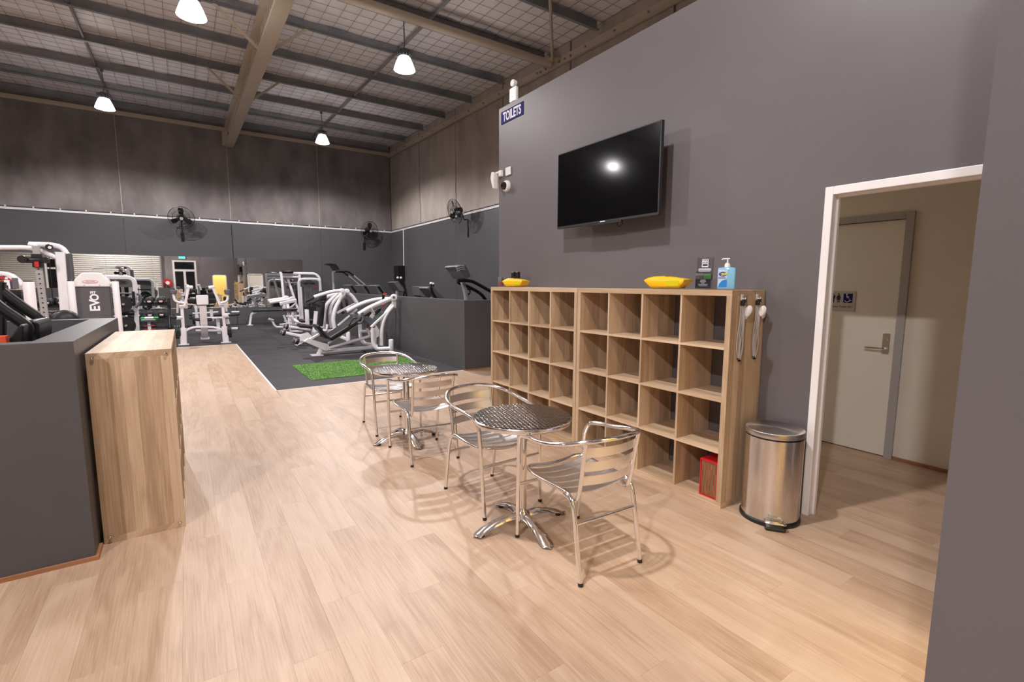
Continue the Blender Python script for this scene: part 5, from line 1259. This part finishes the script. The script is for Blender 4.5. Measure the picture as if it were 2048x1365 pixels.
for row, (y, z) in (('lower', (19.55, .50)), ('upper', (19.80, .93))):
    for k in range(14):
        loc = (-.67-k*.305, y, z)
        if dproto is None: dproto = dumbbell(loc, tl_(k, row))
        else: dup(dproto, loc, 0, tl_(k, row))
# --- adjustable bench with a green towel
t = thing('adjustable_bench', 'small grey exercise bench seat with silver post in front of the dumbbells', 'bench', (-.75, 17.2, 0))
a = (-0.9, 17.2, 0.442)
pad((a[0], 17.25, a[2]), (.36, .5, .075), t, 'seat_pad', None, GREYP)
MB().bar([(a[0], 17.2, a[2]-.04), (a[0]+.01, 17.15, .02)], .10, .08).bb((a[0]-.3, 17.0, 0), (a[0]+.3, 17.15, .06)).build('post', WPC, t)
for dz in (.1, .2): MB().cyl((a[0]-.12, 17.14, a[2]-.06-dz), (a[0]+.14, 17.14, a[2]-.06-dz), .014, 8).build('red_pin', RED, t)
o = tag(MB().box((a[0]+.02, 17.2, a[2]+.062), (.42, .30, .045), None, .016).build('green_towel', GREENC, bev=.006), 'bright green and white folded towel lying on the small grey bench', 'towel')
MB().bb((a[0]-.09, 17.045, a[2]+.045), (a[0]+.12, 17.36, a[2]+.088), .01).build('white_band', WPL, o)

# ---------------------------------------------------------------- cardio machines behind the right partition
def treadmill(loc, label):
    o = local(thing('treadmill', label, 'treadmill', loc, 'treadmills in a row behind the right partition'))
    MB().bb((-.1, -.38, 0), (1.85, .38, .16), .02).build('deck', BLK, o); MB().bb((.1, -.26, .16), (1.8, .26, .168)).build('belt', RUB, o)
    for s in (-1, 1):
        MB().bar([(.0, s*.36, .1), (-.02, s*.36, 1.18)], .07, .10).build('upright', GREYP, o); MB().tube([(-.02, s*.36, 1.05), (.55, s*.36, .95)], .022, 10).build('handrail', BLK, o)
    MB().prism([(-.16, -.40, 1.44), (-.02, -.40, 1.46), (.16, -.40, 1.20), (.10, -.40, 1.12), (-.06, -.40, 1.14)], (0, 0, 0), (0, .80, 0)).build('console', GREYP, o, bev=.015)
    MB().prism([(-.115, -.402, 1.40), (-.03, -.402, 1.415), (.11, -.402, 1.20), (.06, -.402, 1.16)], (0, 0, 0), (0, .004, 0)).build('console_side', BLK, o)
    MB().bb((-.06, -.40, 1.135), (.5, -.36, 1.16)).build('side_rail', BLK, o)
    return o
t0 = treadmill((4.75, 17.0, 0), 'treadmill console deepest in the row behind the partition')
dup(t0, (4.75, 15.55, 0), 0, 'treadmill console in the middle of the row behind the partition')
dup(t0, (4.75, 14.25, 0), 0, 'treadmill console nearest in the row of three behind the partition')
# stair climber with tall rail
t = thing('stair_climber', 'tall stair climber with black handrails, at the far end of the right partition', 'stair climber', (5, 18.6, 0))
MB().bar([(4.542, 18.4, 1.923), (4.538, 18.4, 1.236), (4.80, 18.4, 0)], .08, .07).bar([(4.542, 18.4, 1.923), (4.627, 18.4, 1.925)], .06, .06).build('mast', FRAMEG, t)
MB().prism([(4.525, 18.1, 2.199), (4.578, 18.1, 2.201), (4.71, 18.1, 2.007), (4.638, 18.1, 1.967), (4.544, 18.1, 2.106)], (0, 0, 0), (0, .7, 0)).prism([(4.32, 18.1, 2.217), (4.525, 18.1, 2.199), (4.545, 18.1, 2.137), (4.334, 18.1, 2.182)], (0, 0, 0), (0, .7, 0)).build('console', BLK, t, bev=.01)
for y in (18.1, 18.8):
    d = y-18.4
    MB().tube(fillet(shift([(4.635, 18.4, 1.928), (5.007, 18.4, 1.939), (5.194, 18.4, 1.788)], (0, d, 0)), .15, 5), .035, 10).build('handrail', BLK, t, True)
    MB().tube(shift([(5.179, 18.4, 1.804), (5.577, 18.4, 1.462), (5.789, 18.4, 1.296)], (0, d, 0)), .03, 10).build('lower_rail', FRAMEG, t, True)
MB().bb((4.9, 18.05, 0), (6.1, 18.85, .4)).bb((5.4, 18.05, .4), (6.1, 18.85, .8)).build('stair_body', BLK, t)
# cross trainers
def trainer(label, y, pts_console, handles, base):
    t = thing('cross_trainer', label, 'cross trainer', (base, y, 0))
    MB().prism(pts_console, (0, -.18, 0), (0, .36, 0)).build('console', GREYP, t, bev=.012)
    for s, hp in zip((-.22, .22), handles):
        q = shift(hp, (0, s, 0)); g = MB().tube(smooth(q, 5)+[Vector((q[-1][0]+.15, q[-1][1], .3))], .028, 10).build('moving_handle', BLK, t, True)
        MB().ball(q[0], .035, 12, 8).build('handle_tip', WPL, g, True)
    MB().bar([(pts_console[-1][0], y, pts_console[-1][2]), (base, y, .2)], .09, .08).build('mast', FRAMEG, t)
    MB().bb((base-.2, y-.3, 0), (base+1.5, y+.3, .22), .02).build('base', BLK, t)
    return t
trainer('black cross trainer with two white tipped handles, midway along the right partition', 10.9, [(4.809, 10.9, 1.384), (4.833, 10.9, 1.416), (4.966, 10.9, 1.432), (5.261, 10.9, 1.145), (5.113, 10.9, 1.147), (5.007, 10.9, 1.175)], ([(4.888, 10.9, 1.504), (4.89, 10.9, 1.389), (4.928, 10.9, 1.283), (5.03, 10.9, 1.132)], [(5.14, 10.9, 1.494), (5.146, 10.9, 1.378), (5.198, 10.9, 1.281), (5.327, 10.9, 1.138)]), 5.0)
trainer('black cross trainer with white tipped handles below the wall speaker', 12.9, [(4.711, 12.9, 1.531), (4.842, 12.9, 1.556), (5.075, 12.9, 1.329), (4.993, 12.9, 1.266), (4.888, 12.9, 1.292)], ([(4.824, 12.9, 1.656), (4.895, 12.9, 1.569), (4.998, 12.9, 1.443), (5.047, 12.9, 1.291)], [(5.089, 12.9, 1.659), (5.186, 12.9, 1.469), (5.187, 12.9, 1.29), (5.152, 12.9, 1.162)]), 4.75)
t = thing('exercise_bike', 'grey console of an exercise bike between the cross trainers', 'exercise bike', (4.9, 12.0, 0))
MB().prism([(5.065, 12, 1.419), (5.208, 12, 1.434), (5.296, 12, 1.145), (5.183, 12, 1.146), (5.091, 12, 1.182)], (0, -.15, 0), (0, .3, 0)).build('console', GREYP, t, bev=.012)
MB().bar([(5.153, 12, 1.182), (5.1, 12.0, .3)], .08, .07).bb((4.9, 11.8, 0), (6.0, 12.2, .3)).build('body', BLK, t)
MB().bb((5.7, 11.88, .3), (5.78, 11.96, .85)).build('seat_post', FRAMEG, t); pad((5.78, 12.0, .9), (.28, .22, .08), t, 'saddle')
# upright treadmill nearest, with tilted silver console
t = thing('upright_treadmill', 'silver consoled treadmill on one grey curved mast, near end of the right partition', 'treadmill', (5, 8.7, 0))
MB().bar(smooth([(4.566, 8.7, 1.752), (4.62, 8.7, 1.647), (4.688, 8.7, 1.48), (4.742, 8.7, 1.285), (4.765, 8.7, 1.105)], 5)+[Vector(((4.776, 8.7, 1.105)[0]+.05, 8.7, .1))], .075, .085, upv=(0, 1, 0)).build('mast', FRAMEG, t, True)
cs = MB().prism([(4.388, 8.45, 1.832), (4.47, 8.45, 1.866), (4.616, 8.45, 1.874), (4.733, 8.45, 1.654), (4.683, 8.45, 1.619), (4.584, 8.45, 1.597), (4.478, 8.45, 1.745)], (0, 0, 0), (0, .5, 0)).build('console', GREYP, t, bev=.015)
for i in range(3):
    a, b = (4.393, 8.45, 1.816), (4.572, 8.45, 1.839)
    MB().bar(shift([a, ((a[0]+b[0])/2, a[1], (a[2]+b[2])/2+.02), b], (.012*i, -.01, -.035*i)), .02, .022).build('console_fin', FRAMEG, cs)
MB().tube(fillet([(4.454, 8.5, 1.558), (4.621, 8.5, 1.567), (4.79, 8.5, 1.551), (5.233, 8.5, 1.338)], .2, 5)+[Vector((5.95, 8.5, .8))], .034, 12).build('handrail', BLK, t, True)
MB().tube(smooth([(4.7, 8.95, 1.57), (4.73, 8.95, 1.516), (4.895, 8.95, 1.457), (5.149, 8.95, 1.341), (5.278, 8.95, 1.256), (5.376, 8.95, 1.141)], 5)+[Vector((5.45, 8.95, .3))], .036, 12).build('handrail', BLK, t, True)
MB().tube(smooth([(4.823, 8.8, 1.408), (4.895, 8.8, 1.372), (4.884, 8.8, 1.299), (4.842, 8.8, 1.282)], 4), .02, 8).build('bottle_holder', BLK, t, True)
MB().bb((4.75, 8.3, 0), (6.6, 9.1, .16), .02).build('deck', BLK, t)

# ---------------------------------------------------------------- machine inside the left partition
t = thing('step_machine', 'black step machine with thick bent handlebars inside the left partition', 'step machine', (-1.1, 4.2, 0))
MB().tube(fillet([(-1.007, 4.3, 1.524), (-0.945, 4.3, 1.441), (-0.84, 4.3, 1.322), (-0.784, 4.3, 1.266), (-0.776, 4.3, 1.216), (-0.796, 4.3, 1.046)], .06, 5), .030, 14).build('handlebar', BLK, t, True)
MB().tube(fillet([(-0.922, 3.9, 1.424), (-0.868, 3.9, 1.351), (-0.796, 3.9, 1.276), (-0.772, 3.9, 1.246), (-0.8, 3.9, 1.094)], .06, 5), .030, 14).build('handlebar', BLK, t, True)
MB().prism([(-0.805, 4.1, 1.263), (-0.787, 4.1, 1.278), (-0.754, 4.1, 1.274), (-0.74, 4.1, 1.256), (-0.743, 4.1, 1.198), (-0.767, 4.1, 1.015), (-0.857, 4.1, 1.022), (-0.845, 4.1, 1.203)], (0, -.1, 0), (0, .25, 0)).build('shroud', BLK, t, bev=.03)
MB().prism([(-0.827, 3.75, 1.183), (-0.77, 3.75, 1.271), (-0.757, 3.75, 1.261), (-0.773, 3.75, 1.11), (-0.83, 3.75, 1.115)], (0, 0, 0), (0, .12, 0)).build('side_panel', BLK, t, bev=.02)
MB().bb((-1.9, 3.6, 0), (-.95, 4.5, .5)).bb((-1.3, 3.7, .5), (-.95, 4.4, .95)).build('base', BLK, t)
MB().bar([(-0.95, 4.3, 1.504), (-0.987, 4.3, 1.061)], .06, .05).build('mast', BLK, t)
MB().box((-0.845, 3.72, 1.187), (.05, .06, .05)).build('orange_bottle_top', ORANGE, t)

# ---------------------------------------------------------------- green turf square
t = thing('turf_mat', 'rectangle of green artificial turf inlaid on the black rubber floor', 'turf', (2.55, 8.65, 0))
MB().bb((1.54, 7.83, .0025), (3.60, 9.46, .010)).build('backing', TURF, t)
mb = MB(); rt_ = random.Random(5)
for k in range(15000):
    x, y = rt_.uniform(1.535, 3.605), rt_.uniform(7.825, 9.465); a = rt_.uniform(0, 2*PI); h = rt_.uniform(.012, .022); l = rt_.uniform(.004, .014)
    c, s = math.cos(a)*.003, math.sin(a)*.003
    mb.add([(x-c, y-s, .008), (x+c, y+s, .008), (x-s*l*300*.3, y+c*l*300*.3, .008+h)], [(0, 1, 2)])
tag(mb.build('blades', TURF, t, fix=False), kind='stuff')
